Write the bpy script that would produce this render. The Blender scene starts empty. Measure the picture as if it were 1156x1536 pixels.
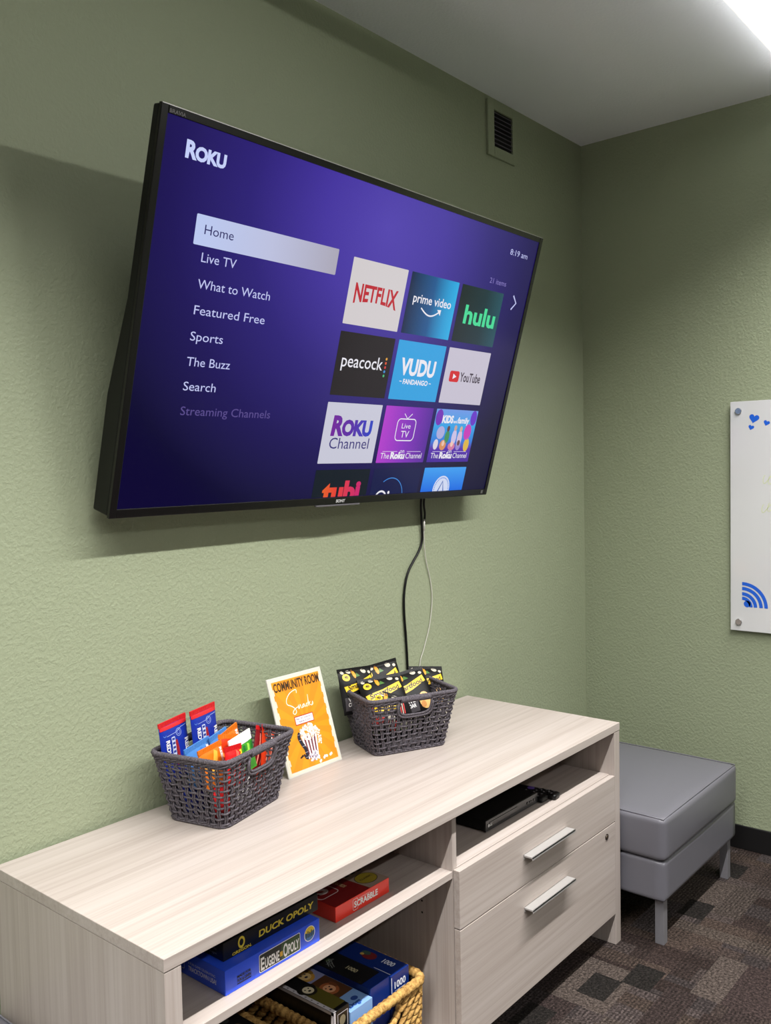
import bpy, bmesh, math, random
from mathutils import Vector, Matrix, Euler
random.seed(7)
sc = bpy.context.scene
COL = sc.collection
PI = math.pi
R = math.radians

# ------------------------------------------------------------------ materials
def lin(c):
    o = []
    for v in c[:3]:
        v = v / 255.0
        o.append(v / 12.92 if v <= 0.04045 else ((v + 0.055) / 1.055) ** 2.4)
    return (o[0], o[1], o[2], 1.0)

MATS = {}
def mat(name, rgb=(128, 128, 128), rough=0.5, metal=0.0, spec=0.5, coat=0.0):
    if name in MATS:
        return MATS[name]
    m = bpy.data.materials.new(name)
    m.use_nodes = True
    b = m.node_tree.nodes['Principled BSDF']
    b.inputs['Base Color'].default_value = lin(rgb)
    b.inputs['Roughness'].default_value = rough
    b.inputs['Metallic'].default_value = metal
    b.inputs['Specular IOR Level'].default_value = spec
    b.inputs['Coat Weight'].default_value = coat
    MATS[name] = m
    return m

def ink(rgb, rough=0.45):
    return mat('ink_%d_%d_%d' % tuple(rgb), rgb, rough)

def lit(rgb, k=1.0):
    """screen pixel colour: emits, with a glossy front"""
    n = 'pixel_%d_%d_%d_%d' % (rgb[0], rgb[1], rgb[2], int(k * 100))
    if n in MATS:
        return MATS[n]
    m = mat(n, (4, 4, 5), 0.18, spec=0.28)
    b = m.node_tree.nodes['Principled BSDF']
    b.inputs['Emission Color'].default_value = lin(rgb)
    b.inputs['Emission Strength'].default_value = k
    return m

class NT:
    def __init__(s, m):
        s.t = m.node_tree; s.b = s.t.nodes['Principled BSDF']
    def n(s, typ, **kw):
        o = s.t.nodes.new(typ)
        for k, v in kw.items():
            setattr(o, k, v)
        return o
    def l(s, a, b):
        s.t.links.new(a, b)
    def math(s, op, a, b=None, c=None):
        o = s.n('ShaderNodeMath', operation=op)
        for i, v in enumerate((a, b, c)):
            if v is None: continue
            if isinstance(v, (int, float)): o.inputs[i].default_value = v
            else: s.l(v, o.inputs[i])
        return o.outputs[0]
    def ramp(s, fac, stops, interp='LINEAR'):
        o = s.n('ShaderNodeValToRGB'); r = o.color_ramp; r.interpolation = interp
        while len(r.elements) < len(stops): r.elements.new(0.5)
        for e, (p, c) in zip(r.elements, stops):
            e.position = p; e.color = lin(c) if not isinstance(c, float) else (c, c, c, 1)
        s.l(fac, o.inputs[0]); return o.outputs[0]
    def coords(s, scale=(1, 1, 1), loc=(0, 0, 0)):
        tc = s.n('ShaderNodeTexCoord'); mp = s.n('ShaderNodeMapping')
        mp.inputs['Scale'].default_value = scale; mp.inputs['Location'].default_value = loc
        s.l(tc.outputs['Object'], mp.inputs['Vector']); return mp.outputs[0]
    def noise(s, vec, scale, detail=2.0, rough=0.5):
        o = s.n('ShaderNodeTexNoise'); o.inputs['Scale'].default_value = scale
        o.inputs['Detail'].default_value = detail; o.inputs['Roughness'].default_value = rough
        s.l(vec, o.inputs['Vector']); return o.outputs['Fac']
    def mix(s, fac, a, b, blend='MIX'):
        o = s.n('ShaderNodeMix', data_type='RGBA', blend_type=blend)
        for sock, v in ((o.inputs[0], fac), (o.inputs[6], a), (o.inputs[7], b)):
            if isinstance(v, (int, float)): sock.default_value = v
            elif isinstance(v, tuple): sock.default_value = lin(v)
            else: s.l(v, sock)
        return o.outputs[2]
    def bump(s, h, strength=0.3, dist=0.002):
        o = s.n('ShaderNodeBump'); o.inputs['Strength'].default_value = strength
        o.inputs['Distance'].default_value = dist
        s.l(h, o.inputs['Height']); s.l(o.outputs[0], s.b.inputs['Normal'])

def wall_paint(name, rgb, bump=0.5):
    m = mat(name, rgb, 0.62, spec=0.35); t = NT(m)
    v = t.coords()
    n1 = t.noise(v, 95, 3, 0.55); n2 = t.noise(v, 30, 2)
    t.bump(t.math('ADD', t.math('MULTIPLY', t.ramp(n1, [(0.42, 0.0), (0.62, 1.0)]), 0.8), n2), bump, 0.0022)
    return m
M_wall = wall_paint('green_wall_paint', (145, 153, 126), 0.42)
M_ceil = wall_paint('white_ceiling_paint', (240, 243, 250), 0.25)
M_other = wall_paint('grey_wall_paint', (118, 119, 114), 0.2)
M_pale = wall_paint('pale_wall_paint', (214, 213, 208), 0.2)

def wood(name, axis):
    m = mat(name, (214, 203, 195), 0.42, spec=0.4); t = NT(m)
    sc1 = [70, 70, 70]; sc1[axis] = 1.3
    sc2 = [260, 260, 260]; sc2[axis] = 2.5
    sc3 = [9, 9, 9]; sc3[axis] = 0.5
    a = t.noise(t.coords(tuple(sc1)), 1.0, 4, 0.6)
    b = t.noise(t.coords(tuple(sc2), (3, 1, 7)), 1.0, 2)
    c = t.noise(t.coords(tuple(sc3), (1, 5, 2)), 1.0, 2)
    f = t.math('ADD', t.math('ADD', t.math('MULTIPLY', a, 0.5), t.math('MULTIPLY', b, 0.22)), t.math('MULTIPLY', c, 0.28))
    col = t.ramp(f, [(0.33, (152, 141, 134)), (0.47, (167, 156, 149)), (0.58, (175, 165, 159)), (0.72, (181, 171, 165))])
    t.l(col, t.b.inputs['Base Color'])
    t.bump(f, 0.06, 0.0006)
    return m
M_woodx = wood('whitewashed_wood_long_grain', 0)
M_woodz = wood('whitewashed_wood_upright_grain', 2)
M_woody = wood('whitewashed_wood_cross_grain', 1)

def carpet():
    m = mat('patchwork_carpet', (70, 60, 55), 0.95, spec=0.1); t = NT(m)
    v = t.coords((1, 1, 1), (0.03, 0.002, 0))
    sx = t.n('ShaderNodeSeparateXYZ'); t.l(v, sx.inputs[0])
    def cell(a, b, ox, oy, seed):
        fx = t.math('FLOOR', t.math('DIVIDE', t.math('ADD', sx.outputs[0], ox), a))
        # columns slide against one another like staggered patches
        wn0 = t.n('ShaderNodeTexWhiteNoise', noise_dimensions='2D')
        c0 = t.n('ShaderNodeCombineXYZ'); t.l(fx, c0.inputs[0]); c0.inputs[1].default_value = seed
        t.l(c0.outputs[0], wn0.inputs['Vector'])
        fy = t.math('FLOOR', t.math('DIVIDE', t.math('ADD', t.math('ADD', sx.outputs[1], oy), t.math('MULTIPLY', wn0.outputs[0], b)), b))
        c = t.n('ShaderNodeCombineXYZ'); t.l(fx, c.inputs[0]); t.l(fy, c.inputs[1]); c.inputs[2].default_value = seed
        w = t.n('ShaderNodeTexWhiteNoise', noise_dimensions='3D'); t.l(c.outputs[0], w.inputs['Vector'])
        return w.outputs[0]
    w1 = cell(0.129, 0.21, 0.0, 0.0, 1.0)
    w2 = cell(0.065, 0.38, 0.03, 0.1, 5.0)
    w3 = cell(0.26, 0.09, 0.05, 0.02, 9.0)
    w4 = cell(0.129, 0.09, 0.0, 0.004, 13.0)
    base = t.ramp(w1, [(0.0, (66, 56, 52)), (0.22, (72, 63, 60)), (0.45, (56, 46, 43)), (0.62, (76, 67, 65)), (0.82, (62, 55, 54))], 'CONSTANT')
    l2 = t.ramp(w2, [(0.0, (70, 59, 53)), (0.4, (52, 42, 39)), (0.7, (77, 68, 62))], 'CONSTANT')
    l3 = t.ramp(w3, [(0.0, (68, 61, 60)), (0.35, (78, 69, 64)), (0.6, (58, 48, 46))], 'CONSTANT')
    c = t.mix(t.math('GREATER_THAN', t.math('FRACT', t.math('MULTIPLY', w2, 7.3)), 0.6), base, l2)
    c = t.mix(t.math('GREATER_THAN', t.math('FRACT', t.math('MULTIPLY', w3, 5.7)), 0.55), c, l3)
    c = t.mix(t.math('GREATER_THAN', w4, 0.93), c, (36, 33, 31))
    # ribbed loop rows in some of the patches
    rib = t.math('SINE', t.math('MULTIPLY', sx.outputs[1], 2 * PI / 0.011))
    rm = t.math('GREATER_THAN', t.math('FRACT', t.math('MULTIPLY', w3, 11.1)), 0.6)
    ribf = t.math('MULTIPLY', t.math('MULTIPLY', t.math('ADD', rib, 1.0), 0.26), rm)
    c = t.mix(ribf, c, (30, 26, 24))
    sp = t.noise(t.coords(), 120, 4, 0.8)
    spk = t.ramp(sp, [(0.36, 0.15), (0.5, 0.66), (0.64, 1.6)])
    c = t.mix(1.0, c, spk, 'MULTIPLY')
    t.l(c, t.b.inputs['Base Color'])
    t.bump(sp, 0.6, 0.004)
    return m
M_carpet = carpet()

def leather():
    m = mat('grey_vinyl_leather', (98, 97, 104), 0.4, spec=0.45); t = NT(m)
    v = t.coords(); t.bump(t.math('ADD', t.noise(v, 420, 2), t.math('MULTIPLY', t.noise(v, 9, 2), 3.0)), 0.12, 0.003)
    return m
M_leather = leather()

def rope(name, c1, c2, scale=260):
    m = mat(name, c1, 0.85, spec=0.2); t = NT(m)
    v = t.coords(); n = t.noise(v, scale, 3, 0.7)
    t.l(t.ramp(n, [(0.3, c1), (0.7, c2)]), t.b.inputs['Base Color']); t.bump(n, 0.8, 0.002)
    return m
M_rope = rope('charcoal_rope', (58, 54, 60), (108, 102, 108))
M_grass = rope('dry_seagrass', (112, 76, 34), (206, 166, 98), 85)

M_black = mat('black_plastic', (8, 8, 9), 0.4, spec=0.3)
M_gloss = mat('gloss_black', (8, 8, 9), 0.12)
M_bezel = mat('tv_bezel_black', (13, 12, 13), 0.25, spec=0.4)
M_alu = mat('brushed_aluminium', (188, 186, 184), 0.4, metal=0.55)
M_steel = mat('grey_painted_steel', (128, 127, 132), 0.4, metal=0.3)
M_chrome = mat('polished_steel', (190, 190, 190), 0.15, metal=1.0)
M_white = mat('white_plastic', (222, 220, 214), 0.35)
M_rubber = mat('black_vinyl_base', (14, 13, 14), 0.5)
M_board = mat('white_glass_board', (206, 206, 207), 0.12, coat=0.3)

def grad(name, axis, p0, p1, stops, emit=True, k=1.0):
    """colour running along one object axis (flat artwork on a screen tile)"""
    if name in MATS: return MATS[name]
    m = mat(name, (4, 4, 5), 0.18, spec=0.28); t = NT(m)
    tc = t.n('ShaderNodeTexCoord'); s = t.n('ShaderNodeSeparateXYZ'); t.l(tc.outputs['Object'], s.inputs[0])
    f = t.math('DIVIDE', t.math('SUBTRACT', s.outputs[axis], p0), p1 - p0)
    c = t.ramp(f, stops)
    if emit:
        t.l(c, t.b.inputs['Emission Color']); t.b.inputs['Emission Strength'].default_value = k
    else:
        t.l(c, t.b.inputs['Base Color'])
    return m

# ------------------------------------------------------------------ mesh tools
class MB:
    def __init__(s):
        s.v = []; s.f = []; s.mi = []; s.mats = []; s.sm = []
    def m(s, material):
        if material not in s.mats: s.mats.append(material)
        return s.mats.index(material)
    def add(s, vs, fs, material, smooth=False):
        o = len(s.v); k = s.m(material)
        s.v += [tuple(p) for p in vs]
        for f in fs:
            s.f.append([i + o for i in f]); s.mi.append(k); s.sm.append(smooth)
    def box(s, x0, x1, y0, y1, z0, z1, material):
        vs = [(x, y, z) for z in (z0, z1) for y in (y0, y1) for x in (x0, x1)]
        s.add(vs, [(0, 2, 3, 1), (4, 5, 7, 6), (0, 1, 5, 4), (2, 6, 7, 3), (0, 4, 6, 2), (1, 3, 7, 5)], material)
    def prism(s, pts, y0, y1, material):
        """outline of (x, z) points pushed from y0 to y1"""
        n = len(pts)
        vs = [(p[0], y0, p[1]) for p in pts] + [(p[0], y1, p[1]) for p in pts]
        s.add(vs, [tuple(range(n)), tuple(range(2 * n - 1, n - 1, -1))] + [(i, i + n, (i + 1) % n + n, (i + 1) % n) for i in range(n)], material)
    def tube(s, pts, r, material, sides=8, closed=False, rad=None):
        P = [Vector(p) for p in pts]; n = len(P); vs = []; fs = []
        up = None
        for i in range(n):
            if closed: d = P[(i + 1) % n] - P[i - 1]
            else: d = P[min(i + 1, n - 1)] - P[max(i - 1, 0)]
            if d.length < 1e-9: d = Vector((0, 0, 1))
            d.normalize()
            if up is None:
                up = Vector((0, 0, 1)) if abs(d.z) < 0.9 else Vector((0, 1, 0))
            a = d.cross(up)
            if a.length < 1e-6: a = d.cross(Vector((1, 0, 0)))
            a.normalize(); b = a.cross(d); up = b
            rr = rad[i] if rad else r
            for k in range(sides):
                t = 2 * PI * k / sides
                vs.append(P[i] + a * (math.cos(t) * rr) + b * (math.sin(t) * rr))
        m_ = n if closed else n - 1
        for i in range(m_):
            j = (i + 1) % n
            for k in range(sides):
                l = (k + 1) % sides
                fs.append((i * sides + k, i * sides + l, j * sides + l, j * sides + k))
        if not closed:
            fs.append(tuple(range(sides - 1, -1, -1))); fs.append(tuple((n - 1) * sides + k for k in range(sides)))
        s.add(vs, fs, material, True)
    def cyl(s, p0, p1, r, material, sides=24, r1=None):
        s.tube([p0, p1], r, material, sides, rad=[r, r if r1 is None else r1])
        for i in (-1, -2): s.sm[i] = False
    def ell(s, c, ax, rads, material, nu=8, nv=6):
        c = Vector(c); A = [Vector(a) for a in ax]; vs = []; fs = []
        for j in range(nv + 1):
            ph = PI * j / nv
            for i in range(nu):
                t = 2 * PI * i / nu
                vs.append(c + A[0] * (rads[0] * math.sin(ph) * math.cos(t)) + A[1] * (rads[1] * math.sin(ph) * math.sin(t)) + A[2] * (rads[2] * math.cos(ph)))
        for j in range(nv):
            for i in range(nu):
                k = (i + 1) % nu
                fs.append((j * nu + i, j * nu + k, (j + 1) * nu + k, (j + 1) * nu + i))
        s.add(vs, fs, material, True)
    def rbox(s, c, size, r, material, n=10, puff=0.0, puff_side=0.0):
        """rounded box, optionally swelling like a cushion"""
        idx = {}; vs = []; fs = []
        hx, hy, hz = size[0] / 2, size[1] / 2, size[2] / 2
        def vert(p):
            key = tuple(round(q, 5) for q in p)
            if key in idx: return idx[key]
            q = Vector((p[0] * hx, p[1] * hy, p[2] * hz))
            core = Vector((max(-hx + r, min(hx - r, q.x)), max(-hy + r, min(hy - r, q.y)), max(-hz + r, min(hz - r, q.z))))
            d = q - core
            if d.length > 1e-9: q = core + d.normalized() * r
            w = (1 - p[0] ** 2) * (1 - p[1] ** 2)
            q.z += puff * w * p[2]
            q.x += puff_side * (1 - p[2] ** 2) * (1 - p[1] ** 2) * p[0]
            q.y += puff_side * (1 - p[2] ** 2) * (1 - p[0] ** 2) * p[1]
            idx[key] = len(vs); vs.append(q + Vector(c)); return idx[key]
        # finer near the edges so the rounding reads
        g = []
        for i in range(n + 1):
            t = -1 + 2 * i / n
            g.append(math.copysign(abs(t) ** 0.55, t) if t else 0.0)
        for ax in range(3):
            for sg in (-1, 1):
                for i in range(n):
                    for j in range(n):
                        q = []
                        for a, b in ((i, j), (i + 1, j), (i + 1, j + 1), (i, j + 1)):
                            p = [0, 0, 0]; p[ax] = sg; p[(ax + 1) % 3] = g[a]; p[(ax + 2) % 3] = g[b]
                            q.append(vert(p))
                        fs.append(tuple(q if sg > 0 else q[::-1]))
        s.add(vs, fs, material, True)
    def flat(s, shape, fn, material, lift=0.0):
        vs, fs = s_dice(shape, fn.dice) if hasattr(fn, 'dice') else shape
        s.add([fn(p[0], p[1], lift) for p in vs], fs, material)
    def build(s, name, parent=None, loc=None, rot=None, bev=0.0, seg=2):
        me = bpy.data.meshes.new(name)
        me.from_pydata(s.v, [], s.f)
        for m_ in s.mats: me.materials.append(m_)
        me.polygons.foreach_set('material_index', s.mi)
        me.polygons.foreach_set('use_smooth', s.sm)
        me.update()
        o = bpy.data.objects.new(name, me); COL.objects.link(o)
        if parent: o.parent = parent
        if loc is not None: o.location = loc
        if rot is not None: o.rotation_euler = rot
        if bev:
            b = o.modifiers.new('bevel', 'BEVEL'); b.width = bev; b.segments = seg; b.limit_method = 'ANGLE'; b.angle_limit = R(40)
        return o

def tag(o, label=None, cat=None, group=None, kind=None):
    if label: o['label'] = label
    if cat: o['category'] = cat
    if group: o['group'] = group
    if kind: o['kind'] = kind
    return o
def thing(name, loc, label, cat, rot=(0, 0, 0), group=None):
    o = bpy.data.objects.new(name, None); COL.objects.link(o)
    o.empty_display_size = 0.05; o.location = loc; o.rotation_euler = rot
    return tag(o, label, cat, group)
def copy_tree(o, parent=None):
    c = o.copy(); COL.objects.link(c); c.parent = parent
    for ch in list(o.children): copy_tree(ch, c)
    return c

# 2-D shapes: (points, faces)
def s_rect(x0, y0, x1, y1): return ([(x0, y0), (x1, y0), (x1, y1), (x0, y1)], [(0, 1, 2, 3)])
def s_poly(p): return (list(p), [tuple(range(len(p)))])
def s_disc(cx, cy, rx, ry=None, n=24):
    ry = rx if ry is None else ry
    return ([(cx + rx * math.cos(2 * PI * i / n), cy + ry * math.sin(2 * PI * i / n)) for i in range(n)], [tuple(range(n))])
def s_rrect(x0, y0, x1, y1, r, n=5):
    p = []
    for cx, cy, a in ((x1 - r, y1 - r, 0), (x0 + r, y1 - r, 90), (x0 + r, y0 + r, 180), (x1 - r, y0 + r, 270)):
        for i in range(n + 1):
            t = R(a + 90 * i / n); p.append((cx + r * math.cos(t), cy + r * math.sin(t)))
    return s_poly(p)
def s_stroke(pts, w, closed=False):
    n = len(pts); vs = []; fs = []
    for i in range(n):
        if closed: a, b = pts[i - 1], pts[(i + 1) % n]
        else: a, b = pts[max(0, i - 1)], pts[min(n - 1, i + 1)]
        dx, dy = b[0] - a[0], b[1] - a[1]; l = math.hypot(dx, dy) or 1
        nx, ny = -dy / l * w / 2, dx / l * w / 2
        vs += [(pts[i][0] + nx, pts[i][1] + ny), (pts[i][0] - nx, pts[i][1] - ny)]
    for i in range(n if closed else n - 1):
        j = (i + 1) % n; fs.append((2 * i, 2 * i + 1, 2 * j + 1, 2 * j))
    return (vs, fs)
def s_ring(cx, cy, r0, r1, a0=0, a1=360, n=32):
    vs = []; fs = []
    for i in range(n + 1):
        t = R(a0 + (a1 - a0) * i / n)
        vs += [(cx + r1 * math.cos(t), cy + r1 * math.sin(t)), (cx + r0 * math.cos(t), cy + r0 * math.sin(t))]
    for i in range(n): fs.append((2 * i, 2 * i + 1, 2 * i + 3, 2 * i + 2))
    return (vs, fs)
def s_clip(shape, ymin):
    """keep what lies above ymin"""
    V, F = shape; vs = []; fs = []
    for f in F:
        out = []
        for i in range(len(f)):
            a, b = V[f[i]], V[f[(i + 1) % len(f)]]
            if a[1] >= ymin: out.append(a)
            if (a[1] - ymin) * (b[1] - ymin) < 0:
                t = (ymin - a[1]) / (b[1] - a[1]); out.append((a[0] + t * (b[0] - a[0]), ymin))
        if len(out) >= 3:
            o = len(vs); vs += out; fs.append(tuple(range(o, o + len(out))))
    return (vs, fs)
def s_dice(shape, step):
    """cut a shape into small cells so that it can follow a curved face"""
    from mathutils.geometry import tessellate_polygon
    V, F = shape; tris = []
    for f in F:
        p = [V[i] for i in f]
        if len(p) > 3:
            for t_ in tessellate_polygon([[Vector((q[0], q[1], 0)) for q in p]]): tris.append([p[i] for i in t_])
        else: tris.append(p)
    def cut(poly, ax, lo, hi):
        for sgn, lim in ((1, lo), (-1, hi)):
            out = []
            for i in range(len(poly)):
                a, b_ = poly[i], poly[(i + 1) % len(poly)]
                da, db = sgn * (a[ax] - lim), sgn * (b_[ax] - lim)
                if da >= 0: out.append(a)
                if da * db < 0:
                    t_ = da / (da - db); out.append((a[0] + t_ * (b_[0] - a[0]), a[1] + t_ * (b_[1] - a[1])))
            poly = out
            if len(poly) < 3: return []
        return poly
    vs = []; fs = []
    for tr in tris:
        x0 = math.floor(min(p[0] for p in tr) / step); x1 = math.floor(max(p[0] for p in tr) / step)
        y0 = math.floor(min(p[1] for p in tr) / step); y1 = math.floor(max(p[1] for p in tr) / step)
        for i in range(x0, x1 + 1):
            col = cut(tr, 0, i * step, (i + 1) * step) if x1 > x0 else tr
            if len(col) < 3: continue
            for j in range(y0, y1 + 1):
                q = cut(col, 1, j * step, (j + 1) * step) if y1 > y0 else col
                if len(q) >= 3:
                    o = len(vs); vs += q; fs.append(tuple(range(o, o + len(q))))
    return (vs, fs)
def s_map(shape, fn): return ([fn(*p) for p in shape[0]], shape[1])
TXT = {}
def raw_text(body, bold, space, res=3):
    key = (body, bold, space, res)
    if key in TXT: return TXT[key]
    c = bpy.data.curves.new('lettering', 'FONT'); c.body = body; c.offset = bold; c.space_character = space
    c.resolution_u = res; c.fill_mode = 'FRONT'
    o = bpy.data.objects.new('lettering', c); COL.objects.link(o)
    dg = bpy.context.evaluated_depsgraph_get(); me = o.evaluated_get(dg).to_mesh()
    v = [(p.co.x, p.co.y) for p in me.vertices]; f = [tuple(p.vertices) for p in me.polygons]
    o.evaluated_get(dg).to_mesh_clear(); bpy.data.objects.remove(o); bpy.data.curves.remove(c)
    TXT[key] = (v, f); return TXT[key]
CAP = None
def s_text(body, x, y, h, w=None, bold=0.0, space=1.0, shear=0.0, align='L'):
    """lettering with baseline y, capital height h, optional total width w"""
    global CAP
    if CAP is None: CAP = max(p[1] for p in raw_text('H', 0.0, 1.0)[0])
    V, F = raw_text(body, bold, space)
    if not V: return ([], [])
    x0 = min(p[0] for p in V); x1 = max(p[0] for p in V)
    ky = h / CAP; kx = ky if w is None else w / (x1 - x0)
    W = (x1 - x0) * kx
    ox = x if align == 'L' else (x - W / 2 if align == 'C' else x - W)
    return ([(ox + (p[0] - x0) * kx + shear * p[1] * ky, y + p[1] * ky) for p in V], F)

# ------------------------------------------------------------------ camera
cam_d = bpy.data.cameras.new('camera'); cam = bpy.data.objects.new('camera', cam_d); COL.objects.link(cam)
cam_d.sensor_fit = 'HORIZONTAL'; cam_d.sensor_width = 36.0; cam_d.lens = 1347.79 / 1156.0 * 36.0; cam_d.clip_start = 0.02
CP = Vector((-3.6953, -1.9205, 1.5913)); yaw, pit, rol = 0.8735, -0.0490, -0.0207
fw = Vector((math.sin(yaw) * math.cos(pit), math.cos(yaw) * math.cos(pit), math.sin(pit)))
rt = Vector((math.cos(yaw), -math.sin(yaw), 0)); upv = rt.cross(fw)
r2 = rt * math.cos(rol) + upv * math.sin(rol); u2 = -rt * math.sin(rol) + upv * math.cos(rol)
cam.matrix_world = Matrix(((r2.x, u2.x, -fw.x, CP.x), (r2.y, u2.y, -fw.y, CP.y), (r2.z, u2.z, -fw.z, CP.z), (0, 0, 0, 1)))
sc.camera = cam

# ------------------------------------------------------------------ room
LENS_A, WATT_A, SPREAD_A, SPOT_W = 1.04, 221, 131, 3.1
XL, YF, H = -7.0, -5.4, 3.0
def struct(name, mb, **kw):
    return tag(mb.build(name, **kw), kind='structure')
b = MB(); b.box(XL - .1, .1, YF - .1, .1, -.1, 0, M_carpet); struct('floor', b)
b = MB(); b.box(XL - .1, .1, 0, .1, 0, H + .35, M_wall); struct('wall_back', b)
b = MB(); b.box(0, .1, YF, 0, 0, H + .35, M_wall); struct('wall_right', b)
b = MB(); b.box(XL - .1, XL, YF, 0, 0, H + .35, M_pale); struct('wall_left', b)
b = MB(); b.box(XL - .1, .1, YF - .1, YF, 0, H + .35, M_other); struct('wall_front', b)
b = MB(); b.box(XL, 0, YF, 0, H, H + .35, M_ceil); struct('ceiling', b)
b = MB(); b.box(XL, 0, -.008, 0, 0, .099, M_rubber); struct('baseboard_back', b, bev=.003)
b = MB(); b.box(-.008, 0, YF, -.008, 0, .099, M_rubber); struct('baseboard_right', b, bev=.003)

# ceiling lights: a shallow glowing lens round a narrow bright strip with a louvre
def emitter(name, k, rgb=(255, 250, 244)):
    m = mat(name, (240, 240, 240), 0.6); bb = m.node_tree.nodes['Principled BSDF']
    bb.inputs['Emission Color'].default_value = lin(rgb); bb.inputs['Emission Strength'].default_value = k
    return m
def linear_light(x0, x1, y0, y1, ystrip, glow, watts, spread, label, up=0.0):
    lt = thing('ceiling_light', ((x0 + x1) / 2, (y0 + y1) / 2, H), label, 'ceiling light')
    hx, hy = (x1 - x0) / 2, (y1 - y0) / 2
    b = MB(); b.box(-hx + .006, hx - .006, -hy + .006, hy - .006, -.088, -.074, M_white); b.build('housing', lt)
    for fx in (-.8, 0, .8):
        b = MB(); b.cyl((hx * fx, 0, -.075), (hx * fx, 0, 0), .008, M_white, 12); b.build('hanger', lt)
    b = MB(); b.box(-hx, hx, hy - .31, hy, -.1, -.0885, emitter('lens_%d' % int(glow * 100), glow)); b.build('diffuser', lt, bev=.004)
    def strip(name, y, z, w, e_, spr, flip):
        ld = bpy.data.lights.new(name, 'AREA'); ld.shape = 'RECTANGLE'; ld.size = x1 - x0 - .1; ld.size_y = w
        ld.energy = e_; ld.spread = R(spr); ld.color = (1.0, .985, .965)
        lo = bpy.data.objects.new(name, ld); COL.objects.link(lo); lo.parent = lt
        lo.location = (0, y - (y0 + y1) / 2, z); lo.rotation_euler = (PI if flip else 0, 0, 0)
    strip('lamp_strip', ystrip, -.102, .06, watts, spread, False)
    if up: strip('added_uplight', y1 - .03, -.072, .03, up, 180, True)  # upward strip added to brighten the ceiling beside the fixture
linear_light(-6.8, -.14, -1.52, -.994, -1.45, LENS_A, WATT_A, SPREAD_A, 'long linear ceiling light glowing white at the top right', 9.0)
linear_light(-4.6, -.6, -3.65, -3.25, -3.45, 1.0, 135, 118, 'unseen ceiling light added to fill the room with bounced light')  # out-of-view fixture added as fill for the ceiling and drawer fronts
# unseen wall washer added to draw the shadow line left of the television
sl = thing('added_wall_washer', (-.75, -3.2, H), 'unseen wall washer added to light the upper left of the television wall', 'ceiling light')
aim = Vector((-2.85, 0, 2.40)) - Vector((-.75, -3.2, H - .14)); q = aim.to_track_quat('-Z', 'Y').to_euler()
b = MB(); b.cyl((0, 0, -.012), (0, 0, 0), .06, M_white, 28); b.cyl((0, 0, -.09), (0, 0, -.012), .012, M_white, 14); b.build('mounting_plate', sl)
b = MB(); b.box(-.5, .5, -.04, .04, 0, .06, M_white); b.build('lamp_case', sl, loc=(0, 0, -.14), rot=q, bev=.004)
ld = bpy.data.lights.new('added_washer_lamp', 'AREA'); ld.shape = 'RECTANGLE'; ld.size = .9; ld.size_y = .03
ld.energy = SPOT_W; ld.spread = R(56); ld.color = (1, .985, .95)
lo = bpy.data.objects.new('added_washer_lamp', ld); COL.objects.link(lo); lo.parent = sl; lo.location = Vector((0, 0, -.14)) + aim.normalized() * .004; lo.rotation_euler = q

# ------------------------------------------------------------------ television
TILT = 0.2769; TW, TH = 1.574, 0.916
tv = thing('television', (-2.513, -.09, 1.487), 'large black flat television tilted forward on the green wall', 'television', (TILT, 0, 0))
# cabinet: a wedge, deeper at the bottom
b = MB()
pf = [(0.006, .004), (0.004, TH - .002), (.026, TH - .004), (.034, TH * .55), (.066, .28), (.066, .004)]
n = len(pf)
vs = [(0, p[0], p[1]) for p in pf] + [(TW, p[0], p[1]) for p in pf]
b.add(vs, [tuple(range(n)), tuple(range(2 * n - 1, n - 1, -1))] + [(i, i + n, (i + 1) % n + n, (i + 1) % n) for i in range(n)], M_black)
b.build('back_cover', tv, bev=.004)
b = MB()  # bezel ring
bl, bt, bb_, br = .019, .018, .022, .018
b.box(0, bl, -.004, .006, 0, TH, M_bezel); b.box(TW - br, TW, -.004, .006, 0, TH, M_bezel)
b.box(bl, TW - br, -.004, .006, 0, bb_, M_bezel); b.box(bl, TW - br, -.004, .006, TH - bt, TH, M_bezel)
b.build('bezel', tv, bev=.0015)
b = MB(); b.box(0.002, TW - .002, -.0045, -.004, TH - .0016, TH, M_alu); b.build('trim_strip', tv)
tag(tv.children[-1], 'thin bright metal strip along the top edge')
E0 = -.0010
def tvf(x, z, lift=0.0): return (x, E0 - lift, z)
m_bg = mat('menu_background_and_sheen', (3, 3, 5), 0.18, spec=0.28); t = NT(m_bg)  # menu gradient, with the screen's reflected glow put into its purple
tc = t.n('ShaderNodeTexCoord'); sp = t.n('ShaderNodeSeparateXYZ'); t.l(tc.outputs['Object'], sp.inputs[0])
dx = t.math('SUBTRACT', sp.outputs[0], 0.78); dz = t.math('SUBTRACT', sp.outputs[2], 0.80)
dd = t.math('SQRT', t.math('ADD', t.math('MULTIPLY', dx, dx), t.math('MULTIPLY', t.math('MULTIPLY', dz, dz), 1.25)))
t.l(t.ramp(dd, [(0.0, (84, 66, 178)), (0.25, (70, 52, 162)), (0.5, (44, 30, 120)), (0.72, (26, 12, 88)), (0.95, (6, 1, 50))]), t.b.inputs['Emission Color'])
t.b.inputs['Emission Strength'].default_value = 0.95
b = MB(); b.box(bl - .002, TW - br + .002, E0, .005, bb_ - .002, TH - bt + .002, m_bg)
screen = b.build('screen', tv)
WT = lit((190, 194, 240))
for s_, z, w in (('Live TV', .611, .104), ('What to Watch', .551, .226), ('Featured Free', .491, .221), ('Sports', .430, .098), ('The Buzz', .370, .132), ('Search', .311, .098)):
    b = MB(); b.flat(s_text(s_, .159, z, .0208, w), tvf, WT, .0004); b.build('menu_entry', screen)
b = MB()
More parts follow.
